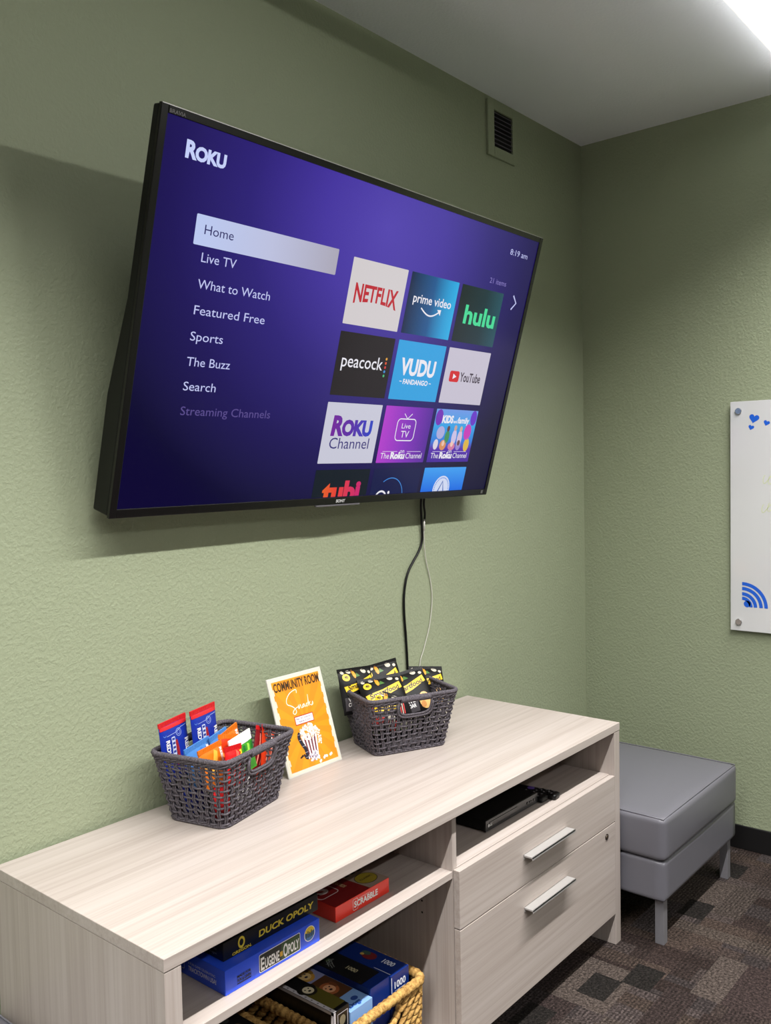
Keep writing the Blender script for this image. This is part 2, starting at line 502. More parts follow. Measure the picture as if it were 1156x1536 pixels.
b.flat(s_text('Streaming Channels', .161, .251, .0208, .29), tvf, lit((88, 74, 140)), .0004)
b.build('menu_entry', screen)
b = MB()
b.flat(s_text('R', .077, .824, .034, .032, bold=.045), tvf, lit((196, 206, 248)), .0004)
b.flat(s_text('OKU', .1035, .824, .0270, .087, bold=.05, space=.95), tvf, lit((196, 206, 248)), .0004)
b.build('menu_logo', screen)
b = MB()
b.flat(s_rrect(.1305, .6465, .601, .714, .003), tvf, grad('menu_bar', 0, .13, .6, [(0, (186, 200, 240)), (.5, (188, 192, 222)), (1, (170, 166, 182))]), .0003)
b.flat(s_text('Home', .157, .673, .0208, .086), tvf, lit((44, 42, 100)), .0006)
b.build('menu_button', screen)
b = MB()
b.flat(s_text('8:19 am', 1.397, .8325, .018, .107), tvf, WT, .0004); b.build('clock_text', screen)
b = MB()
b.flat(s_text('21 items', 1.315, .729, .0165, .098), tvf, lit((130, 118, 190)), .0004)
b.build('count_text', screen)
b = MB()
b.flat(s_stroke([(1.472, .707), (1.496, .684), (1.472, .660)], .006), tvf, WT, .0004)
b.build('next_arrow', screen)

TX = [.662, .918, 1.174]; TZ = [.5255, .3255, .1255, -.073]; tw, th = .238, .1795
def tile(i, j):
    return MB(), TX[i], TZ[j]
def bgq(b, x, z, m_, zmin=None):
    b.flat(s_rrect(x, z if zmin is None else zmin, x + tw, z + th, .002), tvf, m_, .0003)
WH = lit((232, 230, 238))
# 1
b, x, z = tile(0, 0); bgq(b, x, z, lit((208, 202, 204)))
cx = .7805
b.flat(s_map(s_text('NETFLIX', .688, .586, .052, .186, bold=.03), lambda px, py: (px, py + .010 * (1 - ((px - cx) / .093) ** 2) * (1 - (py - .586) / .052))), tvf, lit((186, 34, 48)), .0006)
b.build('app_tile', screen)
# 2
b, x, z = tile(1, 0); bgq(b, x, z, grad('tile_blue', 0, x, x + tw, [(0, (8, 30, 66)), (.5, (22, 84, 140)), (.8, (34, 150, 206)), (1, (40, 172, 226))]))
b.flat(s_text('prime video', x + .027, .6205, .0255, .19, bold=.012), tvf, WH, .0006)
arc = [(.990 + .096 * k / 14, .607 - .019 * math.sin(PI * k / 14)) for k in range(15)]
b.flat(s_stroke(arc, .0045), tvf, WH, .0006); b.flat(s_poly([(1.090, .612), (1.070, .6105), (1.088, .594)]), tvf, WH, .0006)
b.build('app_tile', screen)
# 3
b, x, z = tile(2, 0); bgq(b, x, z, grad('tile_green', 0, x, x + tw, [(0, (14, 30, 34)), (.6, (18, 48, 58)), (1, (30, 78, 92))]))
b.flat(s_text('hulu', 1.2135, .588, .055, .178, bold=.03), tvf, lit((70, 214, 150)), .0006); b.build('app_tile', screen)
# 4
b, x, z = tile(0, 1); bgq(b, x, z, lit((28, 22, 26)))
b.flat(s_text('peacock', .686, .408, .036, .178, bold=.004), tvf, WH, .0006)
for k, c in enumerate(((224, 160, 60), (214, 84, 50), (206, 60, 60), (60, 140, 210), (70, 180, 120))):
    b.flat(s_disc(.8765, .4425 - .0125 * k, .0042, n=12), tvf, lit(c), .0006)
b.build('app_tile', screen)
# 5
b, x, z = tile(1, 1); bgq(b, x, z, lit((46, 158, 220)))
b.flat(s_text('VUDU', .948, .404, .047, .173, bold=.04), tvf, WH, .0006)
b.flat(s_text('FANDANGO', .972, .375, .0145, .124, bold=.03), tvf, WH, .0006)
for q in (.955, 1.102): b.flat(s_rect(q, .381, q + .011, .3833), tvf, WH, .0006)
b.build('app_tile', screen)
# 6
b, x, z = tile(2, 1); bgq(b, x, z, lit((196, 190, 206)))
b.flat(s_rrect(1.203, .396, 1.256, .432, .008), tvf, lit((206, 34, 42)), .0006)
b.flat(s_poly([(1.222, .405), (1.241, .414), (1.222, .423)]), tvf, WH, .0008)
b.flat(s_text('YouTube', 1.262, .400, .029, .118, bold=.02), tvf, lit((66, 56, 70)), .0006); b.build('app_tile', screen)
# 7
b, x, z = tile(0, 2); bgq(b, x, z, lit((198, 198, 214)))
mg = grad('word_purple_blue', 0, .69, .87, [(0, (112, 26, 150)), (.45, (88, 34, 160)), (1, (34, 62, 190))])
b.flat(s_text('R', .694, .211, .053, .052, bold=.05, shear=.06), tvf, mg, .0006)
b.flat(s_text('OKU', .738, .211, .042, .132, bold=.055, space=.95), tvf, mg, .0006)
b.flat(s_text('Channel', .696, .170, .032, .172), tvf, lit((60, 54, 120)), .0006); b.build('app_tile', screen)
def channel_line(b, x):
    b.flat(s_rect(x + .022, .161, x + .094, .1622), tvf, WH, .0006); b.flat(s_rect(x + .142, .161, x + .214, .1622), tvf, WH, .0006)
    b.flat(s_text('on', x + .118, .157, .013, .022, align='C'), tvf, WH, .0006)
    b.flat(s_text('The', x + .016, .139, .018, .042), tvf, WH, .0006)
    b.flat(s_text('Roku', x + .064, .139, .0195, .070, bold=.05), tvf, WH, .0006)
    b.flat(s_text('Channel', x + .140, .139, .018, .082), tvf, WH, .0006)
# 8
b, x, z = tile(1, 2); bgq(b, x, z, grad('tile_magenta', 0, x, x + tw, [(0, (176, 56, 200)), (.5, (130, 44, 186)), (1, (82, 34, 150))]))
rr = s_rrect(.986, .197, 1.078, .266, .014)[0]
b.flat(s_stroke(rr, .0032, True), tvf, WH, .0006)
b.flat(s_stroke([(1.013, .283), (1.031, .267), (1.052, .283)], .0028), tvf, WH, .0006)
b.flat(s_text('Live', 1.032, .236, .016, .044, align='C'), tvf, WH, .0006); b.flat(s_text('TV', 1.032, .207, .021, .040, align='C'), tvf, WH, .0006)
channel_line(b, x); b.build('app_tile', screen)
# 9: a party picture with balloons and plain little figures
b, x, z = tile(2, 2); bgq(b, x, z, grad('tile_party', 2, z, z + th, [(0, (66, 30, 150)), (.26, (84, 40, 170)), (.40, (48, 120, 214)), (.7, (52, 160, 226)), (1, (110, 150, 226))]))
b.flat(s_disc(x + .022, .277, .020, .027), tvf, lit((112, 44, 180)), .0005); b.flat(s_disc(x + .218, .279, .018, .026), tvf, lit((102, 50, 196)), .0005)
for (px, pz, r1, r2_, c) in ((.045, .226, .022, .022, (170, 170, 216)), (.198, .230, .021, .028, (196, 56, 180)), (.085, .212, .013, .022, (64, 140, 90)), (.125, .210, .014, .028, (200, 190, 226)),
        (.158, .208, .014, .028, (206, 186, 214)), (.030, .186, .013, .018, (214, 206, 222)), (.070, .184, .018, .018, (214, 140, 90)), (.120, .180, .020, .014, (206, 120, 160)), (.158, .184, .014, .018, (150, 130, 200)), (.205, .186, .016, .024, (216, 178, 70))):
    b.flat(s_disc(x + px, pz, r1, r2_, 16), tvf, lit(c), .0006)
for (px, pz, c) in ((.085, .240, (96, 64, 60)), (.125, .243, (196, 160, 150)), (.158, .240, (206, 170, 150)), (.070, .190, (232, 190, 170)), (.120, .188, (236, 196, 180)), (.158, .192, (110, 70, 70))):
    b.flat(s_disc(x + px, pz, .008, .010, 14), tvf, lit(c), .0008)
b.flat(s_text('KIDS', x + .040, .260, .023, .062, bold=.05), tvf, WH, .0008); b.flat(s_text('and', x + .105, .260, .010, .020, bold=.03), tvf, WH, .0008)
b.flat(s_text('family', x + .128, .260, .019, .066, bold=.03), tvf, WH, .0008)
channel_line(b, x); b.build('app_tile', screen)
ZB = .0235
# 10
b, x, z = tile(0, 3); bgq(b, x, z, lit((8, 20, 36)), ZB)
b.flat(s_clip(s_text('tubi', .703, .010, .058, .165, bold=.05), ZB), tvf, grad('word_orange_pink', 0, .70, .87, [(0, (226, 96, 40)), (.35, (226, 60, 50)), (1, (196, 30, 110))]), .0006); b.build('app_tile', screen)
# 11
b, x, z = tile(1, 3); bgq(b, x, z, lit((10, 18, 70)), ZB)
b.flat(s_clip(s_ring(1.012, .008, .066, .069, 10, 125), ZB), tvf, lit((60, 130, 210)), .0006)
b.flat(s_clip(s_ring(.972, .006, .024, .030, 20, 170), ZB), tvf, WH, .0006); b.flat(s_clip(s_disc(1.008, .028, .005), ZB), tvf, WH, .0006); b.build('app_tile', screen)
# 12
b, x, z = tile(2, 3); bgq(b, x, z, grad('tile_sky', 2, .02, .107, [(0, (10, 100, 220)), (1, (60, 156, 236))]), ZB)
b.flat(s_clip(s_disc(1.287, .030, .047, n=40), ZB), tvf, lit((206, 214, 238)), .0006)
for k in range(40):
    a = 2 * PI * k / 40
    b.flat(s_clip(s_disc(1.287 + .040 * math.cos(a), .030 + .040 * math.sin(a), .0022, n=8), ZB), tvf, lit((40, 120, 220)), .0008)
b.flat(s_clip(s_stroke([(1.263, .012), (1.289, .058), (1.304, .012)], .006), ZB), tvf, lit((30, 84, 170)), .0008); b.build('app_tile', screen)
# maker's name, little lamp bar, rating mark
b = MB()
def bzf(x, z, lift=0.0): return (x, -.0042 - lift, z)
b.flat(s_text('SONY', .767, .0065, .0085, .040, bold=.04), bzf, ink((196, 196, 196)), .0002); b.build('maker_logo', tv)
b = MB(); b.flat(s_text('BRAVIA', .022, TH - .0155, .0075, .042, bold=.02), bzf, ink((92, 90, 90)), .0002); b.build('model_mark', tv)
b = MB(); b.flat(s_rect(1.533, .007, 1.544, .018), bzf, ink((120, 120, 120)), .0002)
for k in range(3): b.flat(s_rect(1.5345, .0085 + .0035 * k, 1.5425, .0098 + .0035 * k), bzf, ink((25, 25, 25)), .0004)
b.build('rating_mark', tv)
b = MB(); b.box(.685, .875, -.006, .004, -.0045, 0, mat('clear_lamp_bar', (96, 94, 98), .2)); b.build('light_bar', tv, bev=.001)
b = MB()  # mount, in the television's tilted frame
b.box(.57, 1.0, .064, .074, .02, .10, M_black); b.box(.60, .64, .03, .085, .1, .62, M_black); b.box(.93, .97, .03, .085, .1, .62, M_black)
b.build('wall_bracket', tv)
b = MB(); b.box(-1.98, -1.48, -.012, 0, 1.66, 2.1, M_black)
o = b.build('wall_plate', tv); o.matrix_parent_inverse = (Matrix.Translation(tv.location) @ Euler(tv.rotation_euler).to_matrix().to_4x4()).inverted()
for xa in (-1.9, -1.6):
    b = MB(); b.box(xa, xa + .04, -.20, -.005, 1.98, 2.02, M_black)
    o = b.build('mount_arm', tv); o.matrix_parent_inverse = (Matrix.Translation(tv.location) @ Euler(tv.rotation_euler).to_matrix().to_4x4()).inverted()

# cables
def smooth(pts, n=8):
    P = [Vector(p) for p in pts]; P = [2 * P[0] - P[1]] + P + [2 * P[-1] - P[-2]]; o = []
    for i in range(1, len(P) - 2):
        a, b_, c, d = P[i - 1:i + 3]
        for k in range(n):
            t_ = k / n
            o.append(.5 * ((2 * b_) + (c - a) * t_ + (2 * a - 5 * b_ + 4 * c - d) * t_ ** 2 + (3 * b_ - a - 3 * c + d) * t_ ** 3))
    o.append(P[-2]); return o
b = MB()
b.tube(smooth([(-1.235, -.035, 1.56), (-1.229, -.016, 1.47), (-1.220, -.010, 1.40), (-1.216, -.008, 1.34), (-1.235, -.007, 1.30), (-1.295, -.0065, 1.235), (-1.318, -.006, 1.17), (-1.322, -.006, 1.10), (-1.314, -.006, 1.0), (-1.309, -.006, .90), (-1.307, -.006, .72), (-1.307, -.006, .45), (-1.307, -.006, .16)]), .0042, M_black, 8)
tag(b.build('power_cable'), 'thicker black cable hanging from the television down the green wall', 'cable')
wc = thing('video_cable', (-1.2, 0, 1.44), 'thin pale cable bowing out to the right below the television', 'cable')
b = MB()
b.tube([(p[0] + 1.2, p[1], p[2] - 1.44) for p in smooth([(-1.207, -.011, 1.385), (-1.207, -.009, 1.345), (-1.195, -.006, 1.27), (-1.168, -.004, 1.19), (-1.160, -.004, 1.12), (-1.178, -.004, 1.03), (-1.212, -.004, .955), (-1.240, -.004, .89), (-1.246, -.004, .72), (-1.246, -.004, .45), (-1.246, -.006, .16)])], .0018, mat('grey_white_jacket', (190, 188, 178), .4), 8)
b.build('cord', wc)
b = MB(); b.tube([(p[0] + 1.2, p[1], p[2] - 1.44) for p in smooth([(-1.222, -.035, 1.56), (-1.212, -.016, 1.47), (-1.203, -.012, 1.43), (-1.205, -.011, 1.40)])], .0038, M_black, 8)
b.build('connector_lead', wc); tag(wc.children[-1], 'black upper lead')
b = MB(); b.cyl((-.006, -.011, -.030), (-.007, -.010, -.070), .0036, mat('pale_sleeve', (205, 203, 196), .4), 10); b.build('plug_sleeve', wc); tag(wc.children[-1], 'short white sleeve')

# ------------------------------------------------------------------ wall vent
vt = thing('wall_vent', (-.761, 0, 2.776), 'small green painted wall vent with dark slats near the ceiling', 'vent')
b = MB(); w, h = .193, .208; x0, x1, z0, z1 = .044, .176, .040, .178; d = .010
b.box(0, x0, -d, 0, 0, h, M_wall); b.box(x1, w, -d, 0, 0, h, M_wall); b.box(x0, x1, -d, 0, 0, z0, M_wall); b.box(x0, x1, -d, 0, z1, h, M_wall)
b.build('frame', vt, bev=.002)
b = MB(); b.box(x0, x1, -.0015, -.0005, z0, z1, ink((26, 24, 28))); b.build('duct_opening', vt)
b = MB()
for k in range(8):
    zz = z0 + .012 + k * (z1 - z0 - .02) / 7.2
    b.add([(x0, -.002, zz + .006), (x1, -.002, zz + .006), (x1, -.0095, zz - .003), (x0, -.0095, zz - .003), (x0, -.002, zz + .0075), (x1, -.002, zz + .0075), (x1, -.0095, zz - .0015), (x0, -.0095, zz - .0015)],
          [(0, 1, 2, 3), (4, 7, 6, 5), (3, 2, 6, 7), (0, 4, 5, 1)], mat('grille_grey', (74, 70, 78), .5))
b.build('grille', vt)

# ------------------------------------------------------------------ white board on the right wall
wb = thing('whiteboard', (0, -.659, .9045), 'white glass board with blue drawings on the right green wall', 'whiteboard')
BW, BH = 1.2, .9225
b = MB(); b.box(-.018, -.012, -BW, 0, 0, BH, M_board); b.build('panel', wb, bev=.001)
def wbf(y, z, lift=0.0): return (-.0184 - lift, y, z)
for yy in (-.033, -BW + .033):
    for zz in (.036, BH - .038):
        b = MB(); b.cyl((-.0006, yy, zz), (-.012, yy, zz), .008, M_chrome, 20); b.cyl((-.018, yy, zz), (-.0245, yy, zz), .0125, M_chrome, 24)
        b.build('mounting_standoff', wb, bev=.001)
BL_ = ink((24, 92, 206), .3)
def heart(cx, cz, s_, rot):
    p = []
    for k in range(28):
        a = 2 * PI * k / 28
        hx_ = 16 * math.sin(a) ** 3 / 17; hz_ = (13 * math.cos(a) - 5 * math.cos(2 * a) - 2 * math.cos(3 * a) - math.cos(4 * a)) / 17
        p.append((cx - s_ * (hx_ * math.cos(rot) - hz_ * math.sin(rot)), cz + s_ * (hx_ * math.sin(rot) + hz_ * math.cos(rot))))
    return s_poly(p[::-1])
b = MB()
Y0, Z0 = .659, .9045
for (y, z, s_, ro) in ((-.755, 1.757, .021, -.25), (-.744, 1.722, .012, -.3), (-.803, 1.737, .013, -.35)):
    b.flat(heart(y + Y0 + .003, z - Z0, s_, ro), wbf, BL_)
b.build('heart_drawing', wb)
b = MB()
cy, cz = -.705 + Y0, 1.003 - Z0
b.flat(s_disc(cy - .020, cz + .0125, .0135), wbf, BL_)
for r_ in (.100, .0805, .059, .041):
    b.flat(s_ring(cy, cz, r_ - .0135, r_, 90, 180), wbf, BL_)
b.build('signal_drawing', wb)
yg = ink((206, 214, 160), .4)
for (y, z) in ((-.795, 1.515), (-.815, 1.512), (-.79, 1.40), (-.812, 1.405)):
    b = MB(); pts = [(y + Y0 + .014 * math.sin(a * .9) - a * .0035, z - Z0 + .016 * math.cos(a * 1.35)) for a in [k * .35 for k in range(16)]]
    b.flat(s_stroke(pts, .0022), wbf, yg, .0001); b.build('faint_writing', wb)

# ------------------------------------------------------------------ credenza
CX0, CX1, CYF, CYB, CH = -2.777, -.965, -.622, -.012, .737
cz_ = thing('credenza', (CX0, CYF, 0), 'long low whitewashed wood credenza with shelves and two drawers', 'credenza')
def cb(name, x0, x1, y0, y1, z0, z1, m_, bev=.0012, parent=None):
    b = MB(); b.box(x0 - CX0, x1 - CX0, y0 - CYF, y1 - CYF, z0, z1, m_); return b.build(name, parent or cz_, bev=bev)
cb('top', CX0, CX1, CYF, CYB, .712, CH, M_woodx)
cb('side_panel', CX0 + .001, -2.739, CYF + .001, CYB, 0, .7105, M_woodz)
cb('side_panel', -1.003, CX1 - .001, CYF + .001, CYB, 0, .7105, M_woodz)
b = MB(); b.box(-1.886 - CX0, -1.868 - CX0, -.602 - CYF, -.03 - CYF, .02, .7115, M_woodz)
for zz in (.459, .428):
    b.cyl((-1.8862 - CX0, .12, zz), (-1.8866 - CX0, .12, zz), .0028, M_black, 10)
b.build('divider', cz_)
cb('back_panel', -2.739, -1.003, -.03, -.016, .09, .712, M_woodz)
cb('shelf', -2.739, -1.886, -.602, -.03, .546, .5645, M_woodx)
cb('shelf', -1.868, -1.003, -.602, -.03, .552, .570, M_woodx)
cb('bottom_panel', -2.739, -1.003, -.596, -.03, .09, .108, M_woodx)
def drawer(z0, z1, hz, lock):
    d = cb('drawer', -1.884, -1.0045, -.622, -.603, z0, z1, M_woodx)
    b = MB(); xa, xb = -1.577 - CX0, -1.330 - CX0; yf = CYF - CYF
    b.box(xa, xb, -.030, 0.0, hz - .0035, hz + .0015, M_alu); b.box(xa, xb, -.030, -.0275, hz - .0075, hz + .0015, M_alu)
    b.box(xa, xb, -.002, .0, hz - .012, hz + .0015, M_alu)
    b.build('handle', d, bev=.0006); tag(d.children[-1], 'brushed metal tab handle')
    if lock:
        b = MB(); b.cyl((-1.067 - CX0, -.0025, .386), (-1.067 - CX0, .001, .386), .0095, ink((40, 32, 28), .3), 24); b.cyl((-1.067 - CX0, -.0035, .386), (-1.067 - CX0, 0, .386), .0055, mat('lock_brass', (120, 104, 84), .3, .8), 20)
        b.box(-1.068 - CX0, -1.066 - CX0, -.004, -.003, .382, .390, M_black)
        b.build('lock', d)
drawer(.4175, .5685, .503, False); drawer(.106, .4145, .353, True)

# ------------------------------------------------------------------ ottomans
def ottoman():
    o = thing('ottoman', (0, 0, 0), '', 'ottoman')
    W, D = .69, .69
    b = MB(); b.rbox((W / 2, D / 2, .362), (W, D, .146), .018, M_leather, 16, .010, .006)
    c = b.build('cushion', o)
    b = MB(); e = .008
    ring = []
    for (px, py) in ((e, e), (W - e, e), (W - e, D - e), (e, D - e)): ring.append((px, py))
    pts = []
    for i in range(4):
        a, q = ring[i], ring[(i + 1) % 4]
        for k in range(10):
            u = k / 10; s_ = 1 - (2 * u - 1) ** 2
            pts.append((a[0] + (q[0] - a[0]) * u, a[1] + (q[1] - a[1]) * u, .4320 + .0015 * s_))
    b.tube(pts, .0022, M_leather, 6, True); b.build('piping', c)
    b = MB(); b.rbox((W / 2, D / 2, .222), (W - .010, D - .010, .134), .008, M_leather, 10); b.build('base', o)
    for (px, py) in ((.030, .018), (W - .060, .018), (.030, D - .048), (W - .060, D - .048)):
        b = MB(); b.box(px, px + .030, py, py + .030, 0, .158, M_steel); l = b.build('leg', o, bev=.001)
        sx = 1 if px < W / 2 else -1; sy = 1 if py < D / 2 else -1
        b = MB(); b.box(min(px, px + sx * .115), max(px + .03, px + .03 + (0 if sx > 0 else 0) + (0.085 if sx > 0 else 0)), py, py + .03, .152, .156, M_steel)
        b.box(px, px + .03, min(py, py - .085 if sy < 0 else py), max(py + .03, py + .115 if sy > 0 else py + .03), .152, .156, M_steel)
        b.build('mounting_plate', l)
    return o
ot = ottoman(); ot.location = (-.943, -.765, 0); ot['label'] = 'grey vinyl ottoman on metal legs in the corner right of the credenza'; ot['group'] = 'grey ottomans'
o2 = copy_tree(ot); o2.location = (-3.484, -.71, 0); o2['label'] = 'grey ottoman at the left end of the credenza, only its corner showing'

# ------------------------------------------------------------------ rope baskets
def rr_pt(s, hx, hy, r):
    """rounded rectangle, s in 0..1 from the middle of the front side; returns point and outward normal"""
    a, c = hx - r, hy - r; q = PI * r / 2; L = 4 * a + 4 * c + 4 * q
    d = (s % 1.0) * L
    for kind, ln, dat in (('l', a, ((0, -hy), (1, 0), (0, -1))), ('c', q, ((a, -c), -90)), ('l', 2 * c, ((hx, -c), (0, 1), (1, 0))), ('c', q, ((a, c), 0)), ('l', 2 * a, ((a, hy), (-1, 0), (0, 1))),
                          ('c', q, ((-a, c), 90)), ('l', 2 * c, ((-hx, c), (0, -1), (-1, 0))), ('c', q, ((-a, -c), 180)), ('l', a + 1e-9, ((-a, -hy), (1, 0), (0, -1)))):
        if d <= ln:
            if kind == 'l': return (dat[0][0] + dat[1][0] * d, dat[0][1] + dat[1][1] * d), dat[2]
            t_ = R(dat[1]) + d / r; n_ = (math.cos(t_), math.sin(t_)); return (dat[0][0] + r * n_[0], dat[0][1] + r * n_[1]), n_
        d -= ln
    return (0, -hy), (0, -1)
def rope_basket(name):
    o = thing(name, (0, 0, 0), '', 'basket')
    BX, BY, TX_, TY_, HH = .118, .083, .152, .116, .178
    def P(s, z, off=0.0):
        k = z / HH; p, n_ = rr_pt(s, BX + (TX_ - BX) * k, BY + (TY_ - BY) * k, .022 + .006 * k)
        return (p[0] + n_[0] * off, p[1] + n_[1] * off, z)
    HZ0, HZ1, HW = .122, .158, .050
    def hole(s, z, ex=0.0):
        p = P(s, z)
        return HZ0 - ex < z < HZ1 + ex and abs(p[0]) < HW + ex and abs(p[1]) > .05
    N = 48
    rows = [.009 + .0148 * j for j in range(8)] + [.1255, .138, .148, .157]
    b = MB()
    def runs(pts, keep, closed):
        if all(keep): return [(pts, closed)]
        out = []; cur = []; n_ = len(pts); st = keep.index(False)
        for i in range(1, n_ + 1):
            j = (st + i) % n_
            if keep[j]: cur.append(pts[j])
            elif cur: out.append((cur, False)); cur = []
        if cur: out.append((cur, False))
        return out
    amp = .0034
    for j, z in enumerate(rows):
        pts = []; kp = []
        for i in range(2 * N):
            s_ = (i * .5 + .25) / N
            o_ = amp * (0 if i % 2 else 1) * (1 if (i // 2 + j) % 2 else -1)
            zz = z + .0011 * math.sin(i * 1.7 + j * 2.1)
            pts.append(P(s_, zz, o_)); kp.append(not hole(s_, z, .004))
        for q, cl in runs(pts, kp, True):
            if len(q) > 1: b.tube(q, .0026, M_rope, 6, cl)
    for i in range(N):
        for dlt in (-.0029, .0029):
            pts = []
            s_ = (i + .25) / N
            per = 2 * (BX + BY + TX_ + TY_)
            s2 = s_ + dlt / per * 1.0
            seq = []
            for j, z in enumerate(rows):
                sg = -1 if (i + j) % 2 else 1
                seq.append((z, sg * amp * .9))
            seq = [(0.0, 0.0)] + seq + [(.166, 0)]
            for z, of in seq:
                if hole(s2, z, .0):
                    if len(pts) > 1: b.tube(pts, .0024, M_rope, 5)
                    pts = []; continue
                pts.append(P(s2, z, of))
            if len(pts) > 1: b.tube(pts, .0024, M_rope, 5)
    # floor of the basket
    ringp = [P(k / 60, .004) for k in range(60)]
    b.add([(p[0], p[1], .003) for p in ringp] + [(p[0], p[1], .0) for p in ringp], [tuple(range(60)), tuple(range(119, 59, -1))] + [(k, 60 + k, 60 + (k + 1) % 60, (k + 1) % 60) for k in range(60)], M_rope)
    b.tube([P(k / 60, .004, .001) for k in range(60)], .0038, M_rope, 6, True)
    b.build('woven_body', o)
    # wrapped rim
    b = MB(); n_ = 360
    b.tube([P(k / n_, .1715, 0) for k in range(n_)], .006, M_rope, 8, True, rad=[.0062 + (.0009 if k % 3 == 0 else -.0002) for k in range(n_)])
    for ph in (0, 1):   # braid under the rim
        pts = [P(k / 240, .1625 + .0022 * math.sin(k * .55 + ph * PI), .003 + .0014 * math.cos(k * .55 + ph * PI)) for k in range(240)]
        kp = [not (abs(p[0]) < HW + .004 and abs(p[1]) > .05) for p in pts]
        for q, cl in runs(pts, kp, True): b.tube(q, .0023, M_rope, 5, cl)
    b.build('rim', o)
    for sd in (-1, 1):
        b = MB()
        pts = []
        for k in range(70):
            xx = -HW + 2 * HW * k / 69; s0 = P(0, .169)[1]
            pts.append((xx, sd * abs(s0), .1675))
        b.tube(pts, .0085, M_rope, 10, False, rad=[.0092 + (.0010 if k % 2 else -.0004) for k in range(70)])
        loop = []
        for (xx, zz) in [(HW * math.cos(a), 0) for a in []]: pass
        for k in range(25):
            a = PI + PI * k / 24
            xx = (HW + .004) * (1 if math.cos(a) > 0 else -1) * abs(math.cos(a)) ** .45
            zz = HZ1 + .002 - (HZ1 - HZ0 + .006) * abs(math.sin(a)) ** .55
            yy = BY + (TY_ - BY) * zz / HH
            loop.append((xx, sd * (yy + .0035), zz))
        b.tube(loop, .0036, M_rope, 6); b.tube([(p[0] * 1.09, p[1] + sd * .0005, p[2] - .0065) for p in loop], .0034, M_rope, 6)
        b.build('handle', o)
    return o
ba = rope_basket('rope_basket'); ba.location = (-2.243, -.157, .7375); ba.rotation_euler = (0, 0, R(13))
tag(ba, 'charcoal rope basket of colourful candy left of the yellow sign', 'basket', 'charcoal rope baskets')
bb2 = copy_tree(ba); bb2.location = (-1.570, -.176, .7375); bb2.rotation_euler = (0, 0, R(-24))
tag(bb2, 'charcoal rope basket of black popcorn bags under the cables', 'basket', 'charcoal rope baskets')

# ------------------------------------------------------------------ packets
def packet(name, w, h, t_, loc, rot, front, crimp, draw=None, part='seal_strip'):
    """flat pouch standing on its lower edge, face towards -y"""
    o = thing(name, loc, '', 'snack', rot)
    nx, nz = 18, 20
    def bulge(u, v):
        a = max(0.0, 1 - abs(2 * u / w) ** 3.0); c = max(0.0, min(1.0, (v - .006) / (h * .28))) * max(0.0, min(1.0, (h - .010 - v) / (h * .28)))
        return .0008 + t_ / 2 * (a ** .6) * (c ** .5 if c > 0 else 0)
    b = MB()
    for sd in (-1, 1):
        vs = []; fs = []
        for j in range(nz + 1):
            for i in range(nx + 1):
                u = -w / 2 + w * i / nx; v = h * j / nz
                vs.append((u, sd * bulge(u, v), v))
        for j in range(nz):
            for i in range(nx):
                a = j * (nx + 1) + i; q = (a, a + 1, a + nx + 2, a + nx + 1)
                fs.append(q if sd < 0 else q[::-1])
        b.add(vs, fs, front, True)
    b.add([(-w / 2, -.0008, 0), (-w / 2, .0008, 0), (-w / 2, .0008, h), (-w / 2, -.0008, h), (w / 2, -.0008, 0), (w / 2, .0008, 0), (w / 2, .0008, h), (w / 2, -.0008, h)], [(0, 3, 2, 1), (4, 5, 6, 7), (2, 3, 7, 6), (0, 1, 5, 4)], front)
    b.build('pouch', o)
    f = lambda u, v, lift=0.0: (u, -bulge(u, v) - .0008 - lift, v)
    f.dice = .007
    b = MB()
    b.box(-w / 2 - .0006, w / 2 + .0006, -.0018, .0018, h - .011, h + .0006, crimp)
    for k in range(int(w / .004)):
        b.box(-w / 2 + .004 * k + .001, -w / 2 + .004 * k + .0026, -.0024, -.0018, h - .011, h, crimp)
    b.build(part, o)
    if draw:
        b = MB(); draw(b, f, w, h); b.build('print', o)
    return o
RED = ink((196, 30, 36)); BLU = mat('blue_wrapper', (22, 46, 150), .3); WHI = ink((232, 230, 228)); ORA = mat('orange_wrapper', (214, 112, 22), .3); ORR = mat('red_orange_wrapper', (202, 54, 20), .28)
LBL = mat('light_blue_wrapper', (74, 132, 200), .3); GRE = mat('green_wrapper', (64, 148, 44), .3); REDW = mat('red_wrapper', (190, 28, 30), .25); DRED = mat('dark_red_wrapper', (120, 18, 26), .3); YEL = ink((246, 200, 40)); BLK = ink((18, 17, 18))
def rot90(shape, ox, oy):   # lettering that reads downwards
    return s_map(shape, lambda x, y: (ox + y, oy - x))
